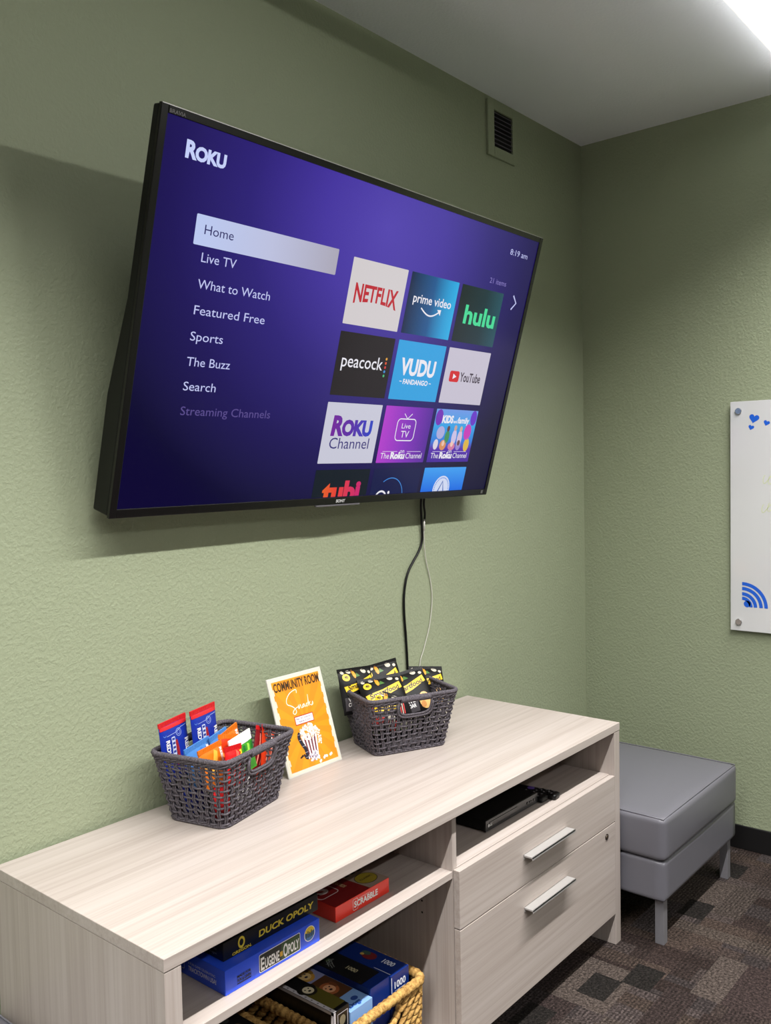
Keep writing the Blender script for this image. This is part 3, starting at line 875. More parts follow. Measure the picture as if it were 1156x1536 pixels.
def draw_lic(b, f, w, h):
    b.flat(s_rect(-w / 2 + .0006, h - .020, w / 2 - .0006, h - .011), f, RED)
    sub = []
    b.flat(rot90(s_text('REDVines', 0, 0, .011, .064, bold=.03), -w / 2 + .013, h - .046), f, WHI, .0004)
    b.flat(rot90(s_text('REDVines', 0, 0, .015, .082, bold=.03), w / 2 - .020, h - .058), f, WHI, .0004)
    b.flat(s_stroke([(-.004 + .005 * math.sin(k * .3), h - .052 - .007 * k) for k in range(10)], .010), f, ink((150, 30, 36)), .0002)
    b.flat(s_rrect(-.018, h - .088, -.006, h - .042, .002), f, ink((190, 198, 220)), .0004)
    for k in range(4): b.flat(s_rect(-.0165, h - .050 - .0105 * k, -.0075, h - .0445 - .0105 * k), f, ink((40, 60, 140)), .0006)
    b.flat(s_ring(.010, h - .036, .0085, .0098, n=20), f, ink((150, 168, 220)), .0004); b.flat(s_ring(.010, h - .036, .0045, .0055, n=16), f, ink((150, 168, 220)), .0004)
    b.flat(s_stroke([(-w / 2 + .018, h - .036), (.0, h - .034), (.022, h - .026), (w / 2 - .006, h - .025)], .0012), f, ink((150, 168, 220)), .0004)
    b.flat(s_ring(-w / 2 + .012, h - .032, .003, .0045, 180, 360, 10), f, ink((90, 130, 210)), .0004)
def draw_word(word, c1, c2):
    def d(b, f, w, h):
        b.flat(rot90(s_text(word, 0, 0, .009, .036, bold=.04), w / 2 - .016, h - .014), f, c1, .0004)
        b.flat(s_poly([(-w * .2, h * .35), (w * .1, h * .88), (w * .22, h * .8), (0, h * .3)]), f, c2, .0002)
        b.flat(s_poly([(-w * .42, h * .5), (-w * .30, h * .72), (-w * .18, h * .5)]), f, c2, .0002)
    return d
def draw_green(b, f, w, h):
    b.flat(s_rect(-w / 2 + .001, h - .024, w / 2 - .001, h - .010), f, WHI, .0002)
    b.flat(s_disc(-w * .34, h - .042, .008, .013), f, ink((52, 34, 26)), .0004); b.flat(s_disc(-w * .34, h - .040, .004, .005), f, ink((200, 120, 40)), .0006)
    for k, a in enumerate((-.08, .1, .3)): b.flat(s_poly([(a * w, h - .058), (a * w + .006, h - .028), (a * w + .014, h - .030), (a * w + .010, h - .060)]), f, ink((150, 214, 70) if k % 2 else (30, 110, 40)), .0004)
    b.flat(s_text('sour', -w * .16, h - .050, .008, .028, bold=.04), f, ink((160, 220, 90)), .0006)
def draw_red(b, f, w, h):
    for k in range(3): b.flat(s_stroke([(-w * .3 + k * w * .28, h * .2), (-w * .2 + k * w * .28, h * .85)], .004), f, ink((240, 150, 130)), .0004)
    b.flat(rot90(s_text('KIT', 0, 0, .010, .030, bold=.05), -.004, h - .03), f, WHI, .0006)
GA = 'candy packets in the left rope basket'
def pk(label, *a, **k):
    o = packet(*a, **k); o['label'] = label; o['group'] = GA; o['category'] = 'candy packet'; return o
pk('blue candy packet with red top edge, left of the tall pair', 'licorice_packet', .098, .150, .016, (-2.341, -.095, .830), (R(-4), R(-3), R(12)), BLU, RED, draw_lic)
pk('blue candy packet with red top edge, right and taller of the pair', 'licorice_packet', .096, .160, .016, (-2.251, -.100, .830), (R(-4), R(-2), R(12)), BLU, RED, draw_lic)
pk('light blue candy packet in front of the left blue packet', 'candy_packet', .095, .105, .012, (-2.305, -.145, .815), (R(-5), R(-6), R(13)), LBL, LBL, draw_word('ge', WHI, ink((60, 120, 200))))
pk('light blue candy packet in front of the right blue packet', 'candy_packet', .070, .110, .012, (-2.225, -.135, .818), (R(-5), R(-9), R(13)), LBL, LBL, draw_word('ge', WHI, ink((60, 120, 200))))
pk('orange candy packet at the left front rim of the basket', 'candy_packet', .092, .100, .014, (-2.310, -.200, .822), (R(-8), R(-2), R(14)), ORA, ORA, draw_word('REESE', WHI, ink((240, 170, 60))))
pk('orange candy packet standing behind the green packet', 'candy_packet', .080, .112, .014, (-2.182, -.130, .815), (R(-6), R(-12), R(13)), ORA, ORA, draw_word('REESE', WHI, ink((170, 90, 30))))
pk('orange candy packet in the middle, leaning beside the green one', 'candy_packet', .080, .110, .014, (-2.255, -.180, .818), (R(-8), R(14), R(13)), ORR, ORA, draw_word('REESE', WHI, ink((240, 130, 40))))
pk('shiny red candy packet at the front rim corner', 'candy_packet', .072, .094, .016, (-2.262, -.225, .818), (R(-12), R(6), R(15)), REDW, REDW, draw_word('Red', YEL, ink((236, 90, 70))))
pk('green candy packet with white top edge', 'sour_candy_packet', .090, .100, .014, (-2.200, -.188, .822), (R(-8), R(-6), R(13)), GRE, WHI, draw_green)
pk('dark red striped candy packet leaning behind the basket handle', 'chocolate_packet', .050, .125, .014, (-2.135, -.150, .790), (R(-6), R(24), R(14)), DRED, REDW, draw_red)
pk('bright red candy packet leaning right of the dark red one', 'chocolate_packet', .066, .115, .016, (-2.100, -.155, .795), (R(-8), R(20), R(16)), ORR, REDW, draw_red)
fill = [(-2.32, -.13, BLU, 'blue'), (-2.29, -.20, RED, 'red'), (-2.24, -.14, ORA, 'orange'), (-2.22, -.20, WHI, 'white'), (-2.17, -.13, REDW, 'shiny red'), (-2.15, -.19, ORR, 'red orange')]
for i, (x, y, m_, nm) in enumerate(fill):
    pk('%s candy packet low in the basket, glimpsed through its weave' % nm, 'candy_packet', .062, .074, .018, (x, y, .7425), (R(-6), 0, R(13 + 9 * (i % 3 - 1))), m_, m_)

# popcorn bags
M_bag = mat('black_popcorn_bag', (12, 11, 12), .5, spec=.25); BAN = ink((238, 196, 38)); COR = ink((226, 150, 40)); LEAF = ink((66, 110, 44)); KER = ink((196, 188, 172)); BROWN = ink((48, 34, 16))
def draw_pop(flav, c, pic):
    def d(b, f, w, h):
        T = h
        b.flat(s_poly([(-w * .40, T * .44), (-w * .44, T * .60), (-w * .05, T * .66), (w * .40, T * .80), (w * .42, T * .66), (w * .05, T * .53)]), f, BAN, .0003)
        b.flat(s_map(s_text('Smartfood', -w * .36, 0, .0155, w * .70, bold=.025), lambda x, y: (x, y + T * .50 + (x + w * .38) * .19)), f, BROWN, .0008)
        for (px, pz, m_, r1, r2_) in ((-.34, .80, BAN, .0125, .0115), (-.10, .86, COR, .006, .014), (.22, .90, KER, .0095, .0075), (.38, .86, KER, .006, .005), (-.40, .92, KER, .006, .006), (-.22, .92, KER, .008, .006)):
            b.flat(s_disc(px * w, pz * T, r1, r2_, 14), f, m_, .0003)
        b.flat(s_text('40', -.34 * w, .78 * T, .008, .012, bold=.05, align='C'), f, BROWN, .0006)
        b.flat(s_poly([(-.10 * w, .78 * T), (-.02 * w, .88 * T), (.06 * w, .80 * T)]), f, LEAF, .0003); b.flat(s_poly([(-.13 * w, .80 * T), (-.2 * w, .86 * T), (-.08 * w, .78 * T)]), f, LEAF, .0003)
        b.flat(s_poly([(-.46 * w, .08 * T), (-.46 * w, .36 * T), (.06 * w, .42 * T), (.06 * w, .08 * T)]), f, ink((66, 62, 66)), .0002)
        for k, wd in enumerate(flav): b.flat(s_text(wd, -.40 * w, (.27 - .10 * k) * T, .0105, .40 * w, bold=.03), f, c, .0006)
        if pic == 'stripes':
            for k in range(5): b.flat(s_rect(.14 * w + .006 * k, .10 * T, .14 * w + .006 * k + .0032, .36 * T), f, ink((206, 70, 66)) if k % 2 == 0 else KER, .0004)
            b.flat(s_disc(.25 * w, .40 * T, .012, .009), f, KER, .0004)
        else:
            b.flat(s_disc(.24 * w, .26 * T, .020, .026, 18), f, ink((224, 178, 110)), .0003); b.flat(s_disc(.30 * w, .32 * T, .010, .010, 12), f, ink((238, 206, 150)), .0005)
            b.flat(s_disc(.18 * w, .18 * T, .009, .010, 12), f, ink((196, 136, 78)), .0005)
    return d
GB = 'popcorn bags in the right rope basket'
def bag(label, loc, rot, w, h, art):
    o = packet('popcorn_bag', w, h, .042, loc, rot, M_bag, M_bag, art)
    o['label'] = label; o['group'] = GB; o['category'] = 'bag of popcorn'
WC = draw_pop(('WHITE', 'CHEDDAR'), WHI, 'chips'); MT = draw_pop(('MOVIE', 'THEATER'), ink((214, 60, 56)), 'stripes')
bag('black popcorn bag at the back left corner of the basket', (-1.652, -.095, .838), (R(-18), R(3), R(-10)), .130, .140, WC)
bag('black popcorn bag at the back by the wall, highest of the pile', (-1.515, -.095, .826), (R(-18), R(-8), R(-22)), .135, .145, WC)
bag('black popcorn bag with red lettering in the front left of the pile', (-1.630, -.200, .822), (R(-36), R(-4), R(-28)), .142, .150, MT)
bag('black popcorn bag with white lettering in the middle front of the pile', (-1.518, -.215, .818), (R(-34), R(-10), R(-28)), .142, .150, WC)
bag('black popcorn bag at the right end of the pile', (-1.428, -.195, .820), (R(-30), R(6), R(-28)), .118, .138, WC)
bag('black popcorn bag low in the front left corner, mostly hidden', (-1.672, -.190, .795), (R(-26), R(14), R(-50)), .085, .125, MT)

# ------------------------------------------------------------------ sign
sg = thing('tabletop_sign', (-2.003, -.137, .7372), 'yellow snack sign with a popcorn picture leaning between the baskets', 'sign', (R(-17.4), 0, 0))
SW, SH = .215, .279
b = MB(); b.box(0, SW, 0, .005, 0, SH, mat('clear_white_acrylic', (206, 204, 196), .15)); b.build('holder', sg, bev=.001)
def sf(x, z, lift=0.0): return (x, -.0006 - lift, z)
b = MB()
PY = mat('yellow_poster', (222, 144, 26), .4)
b.flat(s_rect(.004, .004, SW - .004, SH - .004), sf, ink((212, 205, 186)))
b.flat(s_rect(.013, .012, SW - .013, SH - .012), sf, PY, .0003)
# faint rays
for k in range(14):
    a0 = 2 * PI * k / 14; a1 = a0 + PI / 14
    q = []
    for a in (a0, a1):
        dx_, dz_ = math.cos(a), math.sin(a); ox, oz = SW / 2, .125
        tt = min([(SW - .014 - ox) / dx_ if dx_ > 1e-6 else ((.014 - ox) / dx_ if dx_ < -1e-6 else 9), (SH - .013 - oz) / dz_ if dz_ > 1e-6 else ((.013 - oz) / dz_ if dz_ < -1e-6 else 9)])
        q.append((ox + dx_ * tt, oz + dz_ * tt))
    b.flat(s_poly([(SW / 2, .125), q[0], q[1]]), sf, ink((216, 134, 22)), .0005)
for sd in (0, 1):   # ragged ticket edge
    for k in range(7):
        z0_ = .030 + k * .033 + (.008 if sd else 0)
        xx = .013 if sd == 0 else SW - .013
        dxx = .0045 if sd == 0 else -.0045
        pts = [(xx, z0_), (xx, z0_ + .020), (xx + dxx * .7, z0_ + .018), (xx + dxx, z0_ + .002)]
        b.flat(s_poly(pts if sd == 1 else pts[::-1]), sf, ink((212, 205, 186)), .0007)
b.flat(s_text('COMMUNITY ROOM', .0175, .238, .0235, .180, bold=.03), sf, ink((62, 40, 14)), .0008)
def script(pts, wdt, dx_=0, dz_=0):
    P3 = smooth([(p[0], p[1], 0) for p in pts], 6); return s_stroke([(p[0] + dx_, p[1] + dz_) for p in P3], wdt)
SCR = ink((250, 240, 220))
b.flat(script([(.098, .222), (.099, .230), (.092, .232), (.072, .226), (.056, .212), (.054, .198), (.068, .190), (.080, .180), (.082, .170), (.074, .165), (.069, .171), (.078, .179), (.095, .184)], .0022), sf, SCR, .0008)
b.flat(script([(.093, .176), (.095, .188), (.096, .177), (.102, .188), (.105, .177), (.110, .180), (.116, .187), (.111, .184), (.110, .178), (.116, .180), (.118, .187), (.119, .178), (.124, .181), (.130, .187), (.125, .184), (.125, .178), (.131, .180), (.136, .196), (.138, .210), (.135, .178), (.136, .184), (.143, .188), (.138, .183), (.145, .177), (.150, .183), (.152, .187), (.152, .180), (.147, .177)], .0016), sf, SCR, .0008)
b.flat(s_rect(.068, .133, .142, .158), sf, ink((168, 44, 34)), .0008); b.flat(s_rect(.0705, .1355, .1395, .1555), sf, ink((244, 238, 236)), .0010)
b.flat(s_text('Please TAKE yourself two to', .105, .148, .0045, .062, bold=.02, align='C'), sf, ink((90, 60, 110)), .0012)
b.flat(s_text('replenish at noon!', .105, .1395, .0045, .048, bold=.02, align='C'), sf, ink((90, 60, 110)), .0012)
# striped popcorn tub, popcorn and film strip
bx0, bx1, tx0, tx1, zb, zt = .087, .128, .078, .138, .034, .098
for k in range(9):
    a, c = k / 9, (k + 1) / 9
    b.flat(s_poly([(bx0 + (bx1 - bx0) * a, zb), (bx0 + (bx1 - bx0) * c, zb), (tx0 + (tx1 - tx0) * c, zt), (tx0 + (tx1 - tx0) * a, zt)]), sf, ink((104, 40, 52)) if k % 2 else ink((236, 222, 222)), .0008)
rd = random.Random(3)
for k in range(95):
    a = rd.random() * 2 * PI; r_ = math.sqrt(rd.random())
    px, pz = .110 + r_ * .036 * math.cos(a), .108 + r_ * .021 * math.sin(a)
    b.flat(s_disc(px, pz, .0032 + .0016 * rd.random(), n=8), sf, ink((246, 236, 222)) if k % 3 else ink((206, 178, 150)), .0010 + k * .000006)
for k in range(46):
    px, pz = .094 + rd.random() * .036, .026 + rd.random() * .024
    b.flat(s_disc(px, pz, .003, n=8), sf, ink((226, 220, 226)) if k % 3 else ink((150, 140, 160)), .0010 + k * .000006)
for k in range(26):
    px = .138 + rd.random() * .014; pz = .066 + rd.random() * .042
    b.flat(s_disc(px, pz, .0026, n=8), sf, ink((246, 236, 222)), .0012)
for (px, pz) in ((.146, .024), (.150, .027), (.157, .026), (.172, .026), (.177, .028), (.128, .017), (.131, .019)):
    b.flat(s_disc(px, pz, .0042, n=8), sf, ink((246, 236, 222)), .0012)
film = smooth([(.074, .112, 0), (.068, .100, 0), (.074, .082, 0), (.083, .064, 0), (.084, .046, 0), (.080, .036, 0)], 6)
b.flat(s_stroke([(p[0], p[1]) for p in film], .011), sf, ink((30, 28, 44)), .0014)
for k in range(3, len(film), 6): b.flat(s_rect(film[k].x - .0055, film[k].y - .0005, film[k].x + .0055, film[k].y + .0005), sf, ink((190, 180, 190)), .0016)
b.flat(s_poly([(.082, .040), (.075, .052), (.070, .050), (.077, .037)]), sf, ink((30, 28, 44)), .0014); b.flat(s_poly([(.055, .045), (.068, .052), (.071, .046), (.058, .042)]), sf, ink((40, 28, 24)), .0014)
b.build('poster', sg)

# ------------------------------------------------------------------ board games on the shelf
def boxf(x0, y, z0): return lambda u, v, lift=0.0: (x0 + u, y - .0004 - lift, z0 + v)
def game(name, x0, x1, yf, dep, z0, h, body, label, split=True):
    o = thing(name, ((x0 + x1) / 2, yf, z0), label, 'board game'); w = x1 - x0
    b = MB(); b.box(-w / 2, w / 2, 0, dep, 0, h, body); b.build('box', o, bev=.001)
    return o, w
BLUBOX = mat('blue_game_box', (44, 84, 226), .3); BLKBOX = mat('black_game_box', (17, 19, 22), .3); REDBOX = mat('red_game_box', (228, 52, 36), .32)
GOLD = ink((226, 200, 62)); ZS = .5648
o, w = game('board_game', -2.598, -2.334, -.568, .37, ZS, .0502, BLUBOX, 'blue board game box under the black one on the shelf')
f = boxf(-w / 2, 0, 0); b = MB()
b.flat(s_rrect(.088, .006, .205, .044, .004), f, WHI, .0001); b.flat(s_rrect(.0895, .0075, .2035, .0425, .003), f, ink((22, 26, 20)), .0003)
b.flat(s_rect(.150, .009, .202, .041), f, ink((52, 76, 40)), .0004)
b.flat(s_text('E', .092, .011, .024, .010, bold=.03), f, WHI, .0006); b.flat(s_text('UGENE', .1035, .011, .0195, .040, bold=.03), f, WHI, .0006)
b.flat(s_rect(.1455, .016, .153, .026), f, ink((206, 160, 40)), .0006)
b.flat(s_text('O', .155, .011, .026, .013, bold=.03), f, WHI, .0006); b.flat(s_text('POLY', .169, .013, .019, .032, bold=.03), f, WHI, .0006)
b.flat(s_disc(.233, .029, .0165), f, ink((236, 234, 220)), .0003); b.flat(s_disc(.233, .029, .0150), f, ink((60, 110, 170)), .0004)
b.flat(s_ring(.233, .029, 0, .0150, 20, 160, 16), f, ink((222, 190, 50)), .0005)
for k in range(5): b.flat(s_rect(.2215 + .005 * k, .022, .2245 + .005 * k, .033 + .003 * (k % 2)), f, ink((28, 50, 34)), .0006)
b.flat(s_text('MADE FOR', .030, .023, .005, .036, bold=.04), f, BLK, .0003); b.flat(s_text('FUN & LEARN', .030, .0145, .006, .036, bold=.04), f, BLK, .0003); b.flat(s_rect(.030, .010, .066, .012), f, BLK, .0003)
b.build('front_print', o); b = MB()
fl = lambda u, v, lift=0.0: (-w / 2 - .0004 - lift, u, v)
b.flat(s_text('A FUN GAME CELEBRATING', .035, .027, .005, .085), lambda u, v, l=0: fl(.150 - u, v, l), ink((206, 214, 240)), .0002)
b.flat(s_text('TRACKTOWN USA!', .035, .014, .009, .088, bold=.02), lambda u, v, l=0: fl(.150 - u, v, l), ink((226, 230, 246)), .0002)
b.flat(s_stroke(s_rrect(.128, .012, .175, .046, .003)[0], .0012, True), fl, ink((206, 214, 240)), .0002)
b.build('box_print', o)
o, w = game('board_game', -2.578, -2.309, -.540, .37, ZS + .0506, .0375, BLKBOX, 'black board game box with gold lettering stacked on a blue box')
f = boxf(-w / 2, 0, 0); b = MB()
b.flat(s_ring(.047, .0215, 0.0062, .0108, 0, 360, 28), lambda u, v, l=0: f(.047 + (u - .047) * .85, v + (v - .0215) * .12, l), GOLD, .0002)
b.flat(s_text('OREGON.', .022, .0028, .0058, .052, bold=.03), f, GOLD, .0002)
b.flat(s_text('DUCK OPOLY', .094, .0115, .0130, .160, bold=.03, shear=.1), f, GOLD, .0002)
b.flat(s_rect(0.0, .0345, w, .0350), f, ink((60, 60, 62)), .0001)
fl2 = lambda u, v, lift=0.0: (-w / 2 - .0004 - lift, .12 - u, v)
for k, q in enumerate(('a licensed product of the', 'University of Oregon')): b.flat(s_text(q, .03, .018 - .009 * k, .0045, .070), fl2, ink((150, 150, 146)), .0002)
b.build('box_print', o)
o, w = game('board_game', -2.258, -2.069, -.545, .36, ZS, .0362, REDBOX, 'red board game box lying alone right of the stacked games')
f = boxf(-w / 2, 0, 0); b = MB()
b.flat(s_text('SCRABBLE', .062, .0115, .0135, .084, bold=.035), f, WHI, .0003)
b.flat(s_stroke(s_rrect(.058, .006, .0745, .031, .003)[0], .0009, True), f, WHI, .0003); b.flat(s_rect(.080, .0275, .118, .0283), f, WHI, .0003)
tf = lambda u, v, lift=0.0: (-w / 2 + u, v, .0362 + .0004 + lift)
b.flat(s_rect(0, 0, w, .36), tf, ink((120, 20, 22)))
b.flat(s_stroke(s_rrect(.004, .048, .066, .125, .010)[0], .0022, True), tf, ink((216, 200, 200)), .0002)
b.flat(s_text('S', .020, .066, .042, .032, bold=.04), tf, ink((220, 206, 206)), .0002)
b.flat(s_poly([(.120, .0), (w, 0), (w, .36), (.100, .36)]), tf, ink((150, 132, 118)), .0002)
b.flat(s_disc(.152, .042, .031, .027), tf, ink((50, 42, 22)), .0003); b.flat(s_disc(.152, .042, .029, .025), tf, ink((150, 132, 38)), .0004); b.flat(s_text('CLASSIC', .132, .040, .006, .040, bold=.03), tf, ink((60, 40, 20)), .0006)
for k in range(3): b.flat(s_rect(.122 + .022 * k, .080, .136 + .022 * k, .090), tf, ink((30, 24, 22)), .0004)
b.flat(s_text('TILE LORDS', .074, .060, .011, .050, bold=.03), lambda u, v, l=0: tf(.082 + (v - .060), .100 - (u - .074), l), ink((190, 160, 120)), .0004)
b.build('box_print', o)

# ------------------------------------------------------------------ disc player and remotes
dp = thing('disc_player', (-1.648, -.546, .5703), 'slim black disc player in the open cubby above the drawers', 'disc player')
b = MB(); b.box(0.002, .278, .003, .21, .004, .033, M_black); b.box(0, .28, 0, .004, .003, .034, mat('player_front', (44, 44, 46), .25)); b.build('body', dp, bev=.001)
b = MB(); b.box(.018, .165, -.0012, .001, .010, .026, mat('player_tray', (34, 34, 36), .2)); b.build('disc_tray', dp, bev=.0005)
b = MB()
for k, (xx, r_) in enumerate(((.222, .004), (.236, .003), (.244, .003), (.258, .0035))): b.cyl((xx, -.002, .018), (xx, .001, .018), r_, M_gloss, 14)
b.build('button', dp)
b = MB(); pf_ = lambda u, v, l=0: (u, -.0006 - l, v)
b.flat(s_disc(.012, .0185, .0045), pf_, ink((190, 190, 190)), .0012); b.flat(s_text('LG', .019, .0155, .006, .009, bold=.04), pf_, ink((190, 190, 190)), .0012); b.build('maker_logo', dp)
for xx in (.02, .25):
    for yy in (.02, .18):
        b = MB(); b.cyl((xx, yy, 0), (xx, yy, .004), .008, M_rubber, 14); b.build('foot', dp)
def remote(loc, rz, label, w, l, purple):
    o = thing('remote_control', loc, label, 'remote control', (0, 0, rz), 'remotes beside the disc player')
    b = MB(); b.rbox((0, l / 2, .009), (w, l, .018), .007, M_black, 8); b.build('body', o)
    b = MB()
    if purple: b.cyl((0, l * .62, .017), (0, l * .62, .0195), .011, mat('purple_pad', (86, 60, 150), .4), 18)
    for j in range(5):
        for i in (-1, 0, 1):
            b.cyl((i * w * .27, l * .12 + j * l * .085, .017), (i * w * .27, l * .12 + j * l * .085, .0192), .0028, ink((120, 118, 124)) if (i + j) % 2 else M_gloss, 10)
    b.build('button', o)
remote((-1.300, -.578, .5702), R(6), 'black remote control with purple pad right of the disc player', .040, .145, True)
remote((-1.345, -.560, .5702), R(-2), 'plain black remote control touching the disc player', .040, .165, False)

# ------------------------------------------------------------------ seagrass baskets with puzzles
def grass_basket():
    o = thing('seagrass_basket', (0, 0, 0), '', 'basket')
    HX, HY, HH = .162, .195, .205
    b = MB(); n_rows = 11
    def P(s, z, off=0.0):
        k = z / HH; p, n_ = rr_pt(s, HX - .005 + .005 * k, HY - .005 + .005 * k, .03); return (p[0] + n_[0] * off, p[1] + n_[1] * off, z), n_
    def hole(p, z): return .125 < z < .182 and abs(p[0]) < .062
    for j in range(n_rows):
        z = .012 + j * .0165; N = 46
        for i in range(N):
            s_ = (i + .5 * (j % 2)) / N
            p, n_ = P(s_, z)
            if hole(p, z): continue
            t_ = Vector((-n_[1], n_[0], 0)); up_ = Vector((0, 0, 1)); nn = Vector((n_[0], n_[1], 0))
            a = t_ * math.cos(.5) + up_ * math.sin(.5); c = -t_ * math.sin(.5) + up_ * math.cos(.5)
            b.ell(p, (a, c, nn), (.0215 * random.uniform(.85, 1.15), .0076 * random.uniform(.85, 1.1), .0070), M_grass, 7, 5)
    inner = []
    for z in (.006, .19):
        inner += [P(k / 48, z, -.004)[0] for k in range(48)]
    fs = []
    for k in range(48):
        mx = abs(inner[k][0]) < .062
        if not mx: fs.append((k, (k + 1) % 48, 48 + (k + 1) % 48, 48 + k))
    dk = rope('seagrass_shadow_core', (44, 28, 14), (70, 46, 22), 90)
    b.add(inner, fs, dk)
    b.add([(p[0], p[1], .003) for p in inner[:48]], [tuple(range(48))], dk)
    b.build('woven_body', o)
    b = MB(); n_ = 300
    b.tube([P(k / n_, .195)[0] for k in range(n_)], .011, M_grass, 9, True, rad=[.0108 + (.0016 if (k // 2) % 2 else 0) + .0010 * random.random() for k in range(n_)])
    b.build('rim', o)
    for sd in (-1, 1):
        b = MB()
        for k in range(12):
            a = PI + PI * k / 11
            xx = .066 * math.cos(a); zz = .182 - .058 * abs(math.sin(a)) ** .7
            b.ell((xx, sd * (HY - .006), zz), ((math.cos(a + PI / 2), 0, math.sin(a + PI / 2)), (0, sd, 0), (math.sin(a + PI / 2), 0, -math.cos(a + PI / 2))), (.014, .010, .008), M_grass, 7, 5)
        b.build('handle_edge', o)
    return o
g1 = grass_basket(); g1.location = (-2.113, -.362, .1085)
tag(g1, 'woven seagrass basket of puzzle boxes beside the divider', 'basket', 'seagrass baskets in the lower bay')
g2 = copy_tree(g1); g2.location = (-2.508, -.362, .1085)
tag(g2, 'woven seagrass basket at the left of the lower bay, mostly hidden', 'basket', 'seagrass baskets in the lower bay')
GP = 'puzzle boxes in the seagrass basket'
def puzzle(name, x0, x1, yf, dep, z1, body, label, draw):
    o = thing(name, ((x0 + x1) / 2, yf, .1125), label, 'puzzle box', group=GP); w = x1 - x0; h = z1 - .1125
    b = MB(); b.box(-w / 2, w / 2, 0, dep, 0, h, body); b.build('box', o, bev=.0008)
    b = MB(); ff = lambda u, v, l=0: (-w / 2 + u, -.0004 - l, h + v); tp = lambda u, v, l=0: (-w / 2 + u, v, h + .0004 + l); lf = lambda u, v, l=0: (-w / 2 - .0004 - l, dep - u, h + v)
    draw(b, ff, tp, lf, w, dep, h); b.build('box_print', o); return o
NAVY = mat('navy_puzzle_box', (14, 40, 108), .3); DKB = mat('black_puzzle_box', (15, 16, 18), .3); SKY = mat('sky_puzzle_box', (120, 156, 206), .35)
def reads_back(shape): return s_map(shape, lambda x, y: (x, y))
def d4(b, ff, tp, lf, w, dep, h):
    b.flat(s_text('1000', .013, -.036, .0165, .043, bold=.02), ff, ink((220, 224, 236)), .0003); b.flat(s_rect(.014, -.043, .056, -.0418), ff, ink((220, 224, 236)), .0003)
    b.flat(s_rect(0.001, -.06, .003, -.004), ff, ink((220, 224, 236)), .0003)
    b.flat(s_text('1000', .030, .030, .017, .036, bold=.02), lambda u, v, l=0: tp(.036 + (v - .030), .062 - (u - .030), l), ink((210, 214, 226)), .0003)
    b.flat(s_disc(.040, .105, .016, .022), tp, ink((110, 30, 34)), .0003); b.flat(s_disc(.046, .120, .009, .014), tp, ink((60, 84, 70)), .0005); b.flat(s_disc(.036, .126, .005, .006), tp, ink((190, 160, 80)), .0006)
    b.flat(s_stroke([(.006, .006), (.006, .060)], .0016), tp, ink((200, 206, 226)), .0003)
    b.flat(s_text('puzzle', .026, .19, .008, .045), lambda u, v, l=0: tp(.026 + (v - .19), .235 - (u - .026), l), ink((150, 160, 190)), .0003)
def d3(b, ff, tp, lf, w, dep, h):
    b.flat(s_rect(0, .030, w, dep), tp, ink((16, 17, 19)), .0001)
    b.flat(s_text('1000', 0, 0, .013, .034, bold=.02), lambda u, v, l=0: tp(.030 + v, .110 - u, l), ink((176, 168, 132)), .0003)
    for k in range(6): b.flat(s_stroke([(.010 + .007 * (k % 3), .135 + .012 * (k // 2)), (.018 + .007 * (k % 3), .150 + .010 * (k // 2)), (.012 + .006 * k, .160)], .0012), tp, ink((150, 154, 150)), .0003)
    b.flat(s_disc(.030, .175, .008, .012), tp, ink((60, 84, 40)), .0002)
def face(b, tp, x, y, s_, c1, c2, c3):
    b.flat(s_disc(x, y, s_ * 1.2, s_ * 1.4, 18), tp, ink(c1), .0004); b.flat(s_disc(x, y, s_ * .8, s_ * .9, 16), tp, ink(c2), .0006)
    for q in (-1.0, 1.0): b.flat(s_disc(x + q * s_ * 1.05, y + s_ * .35, s_ * .38, s_ * .75, 12), tp, ink(tuple(int(v * .7) for v in c1)), .0005)
    for q in (-.4, .4): b.flat(s_disc(x + q * s_ * .8, y + s_ * .3, s_ * .13, n=10), tp, ink(c3), .0008)
    b.flat(s_disc(x, y - s_ * .3, s_ * .24, s_ * .2, 10), tp, ink(c3), .0008)
def d2(b, ff, tp, lf, w, dep, h):
    b.flat(s_rect(.002, .155, w - .002, dep), tp, ink((132, 134, 170)), .0002); b.flat(s_rect(.002, .060, w - .002, .155), tp, ink((78, 48, 26)), .0002)
    face(b, tp, w * .5, .190, .020, (186, 140, 60), (206, 176, 120), (40, 40, 60)); face(b, tp, w * .5, .105, .019, (150, 84, 46), (206, 150, 110), (40, 26, 22))
    b.flat(s_disc(w * .62, .032, .010, .008), tp, ink((40, 70, 140)), .0003); b.flat(s_text('Dogs', .012, .010, .014, .040, bold=.04), tp, ink((36, 76, 150)), .0003)
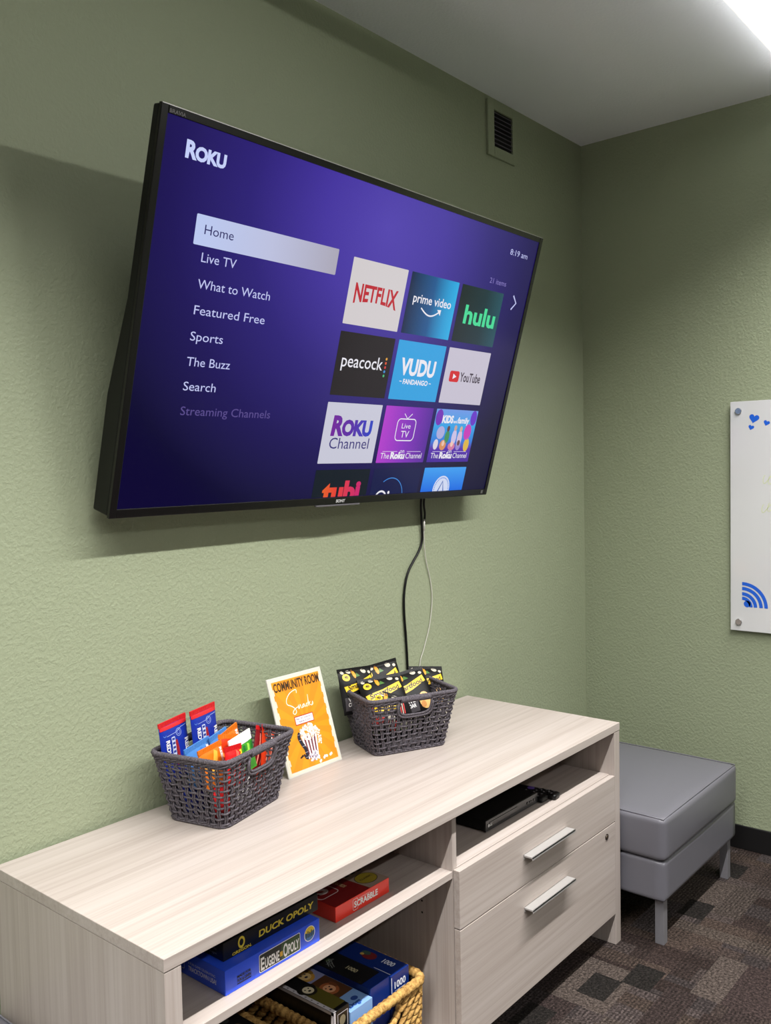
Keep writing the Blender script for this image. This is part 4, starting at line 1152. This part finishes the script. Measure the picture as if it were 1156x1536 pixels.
def d1(b, ff, tp, lf, w, dep, h):
    SIL = ink((186, 182, 186))
    b.flat(s_rect(0, 0, .010, dep), tp, SIL, .0002); b.flat(s_rect(.010, .012, w, .125), tp, ink((84, 78, 26)), .0002)
    face(b, tp, w * .55, .110, .017, (28, 26, 22), (206, 196, 166), (20, 18, 18))
    b.flat(s_text('700', .016, 0, .020, .030, bold=.05), lambda u, v, l=0: tp(u, v + .19, l), ink((130, 122, 110)), .0003)
    for k in range(12): b.flat(s_disc(.005, .015 + .02 * k, .0028, n=10), tp, ink((120, 116, 122)), .0004)
    b.flat(s_rect(0, -.20, .006, 0), ff, SIL, .0002)
    b.flat(s_stroke(s_rect(.013, -.047, w - .006, -.010)[0], .0022, True), ff, SIL, .0003); b.flat(s_disc(w * .55, -.028, .010, .012), ff, ink((120, 112, 90)), .0003)
    b.flat(s_rect(dep - .008, -.2, dep, 0), lf, SIL, .0002); b.flat(s_rect(0, -.007, dep, 0), lf, SIL, .0002)
puzzle('puzzle_box', -2.054, -1.984, -.532, .265, .3415, NAVY, 'navy puzzle box marked 1000, rightmost in the seagrass basket', d4)
puzzle('puzzle_box', -2.1255, -2.0555, -.528, .265, .3425, NAVY, 'navy and black puzzle box left of the rightmost one', d3)
puzzle('puzzle_box', -2.2055, -2.1275, -.535, .265, .327, SKY, 'pale blue puzzle box with dog pictures on its edge', d2)
puzzle('puzzle_box', -2.2590, -2.2070, -.532, .265, .350, DKB, 'black puzzle box with silver trim at the left of the basket', d1)
for k, (x0, x1, z1, lab) in enumerate(((-2.428, -2.366, .322, 'dark puzzle box in the left seagrass basket, at its right side'), (-2.505, -2.436, .312, 'dark puzzle box in the middle of the left seagrass basket'))):
    def dd_(b, ff, tp, lf, w, dep, h):
        b.flat(s_disc(w * .5, .12, .012, .03), tp, ink((150, 124, 84)), .0003); b.flat(s_disc(w * .4, .18, .010, .012), tp, ink((96, 104, 110)), .0003); b.flat(s_rect(.004, .2, w - .004, .25), tp, ink((90, 70, 64)), .0002)
    o = puzzle('puzzle_box', x0, x1, -.50, .26, z1, DKB, lab, dd_); o['group'] = 'puzzle boxes in the left seagrass basket'

# ------------------------------------------------------------------ output look
w_ = bpy.data.worlds.new('world'); sc.world = w_; w_.use_nodes = True
w_.node_tree.nodes['Background'].inputs[0].default_value = (0.02, 0.02, 0.02, 1)
vs_ = sc.view_settings
vs_.view_transform = 'Standard'; vs_.look = 'None'; vs_.gamma = 1.0; vs_.exposure = 0.0; vs_.use_curve_mapping = False
sc.cycles.use_denoising = True
sc.cycles.max_bounces = 8; sc.cycles.diffuse_bounces = 5
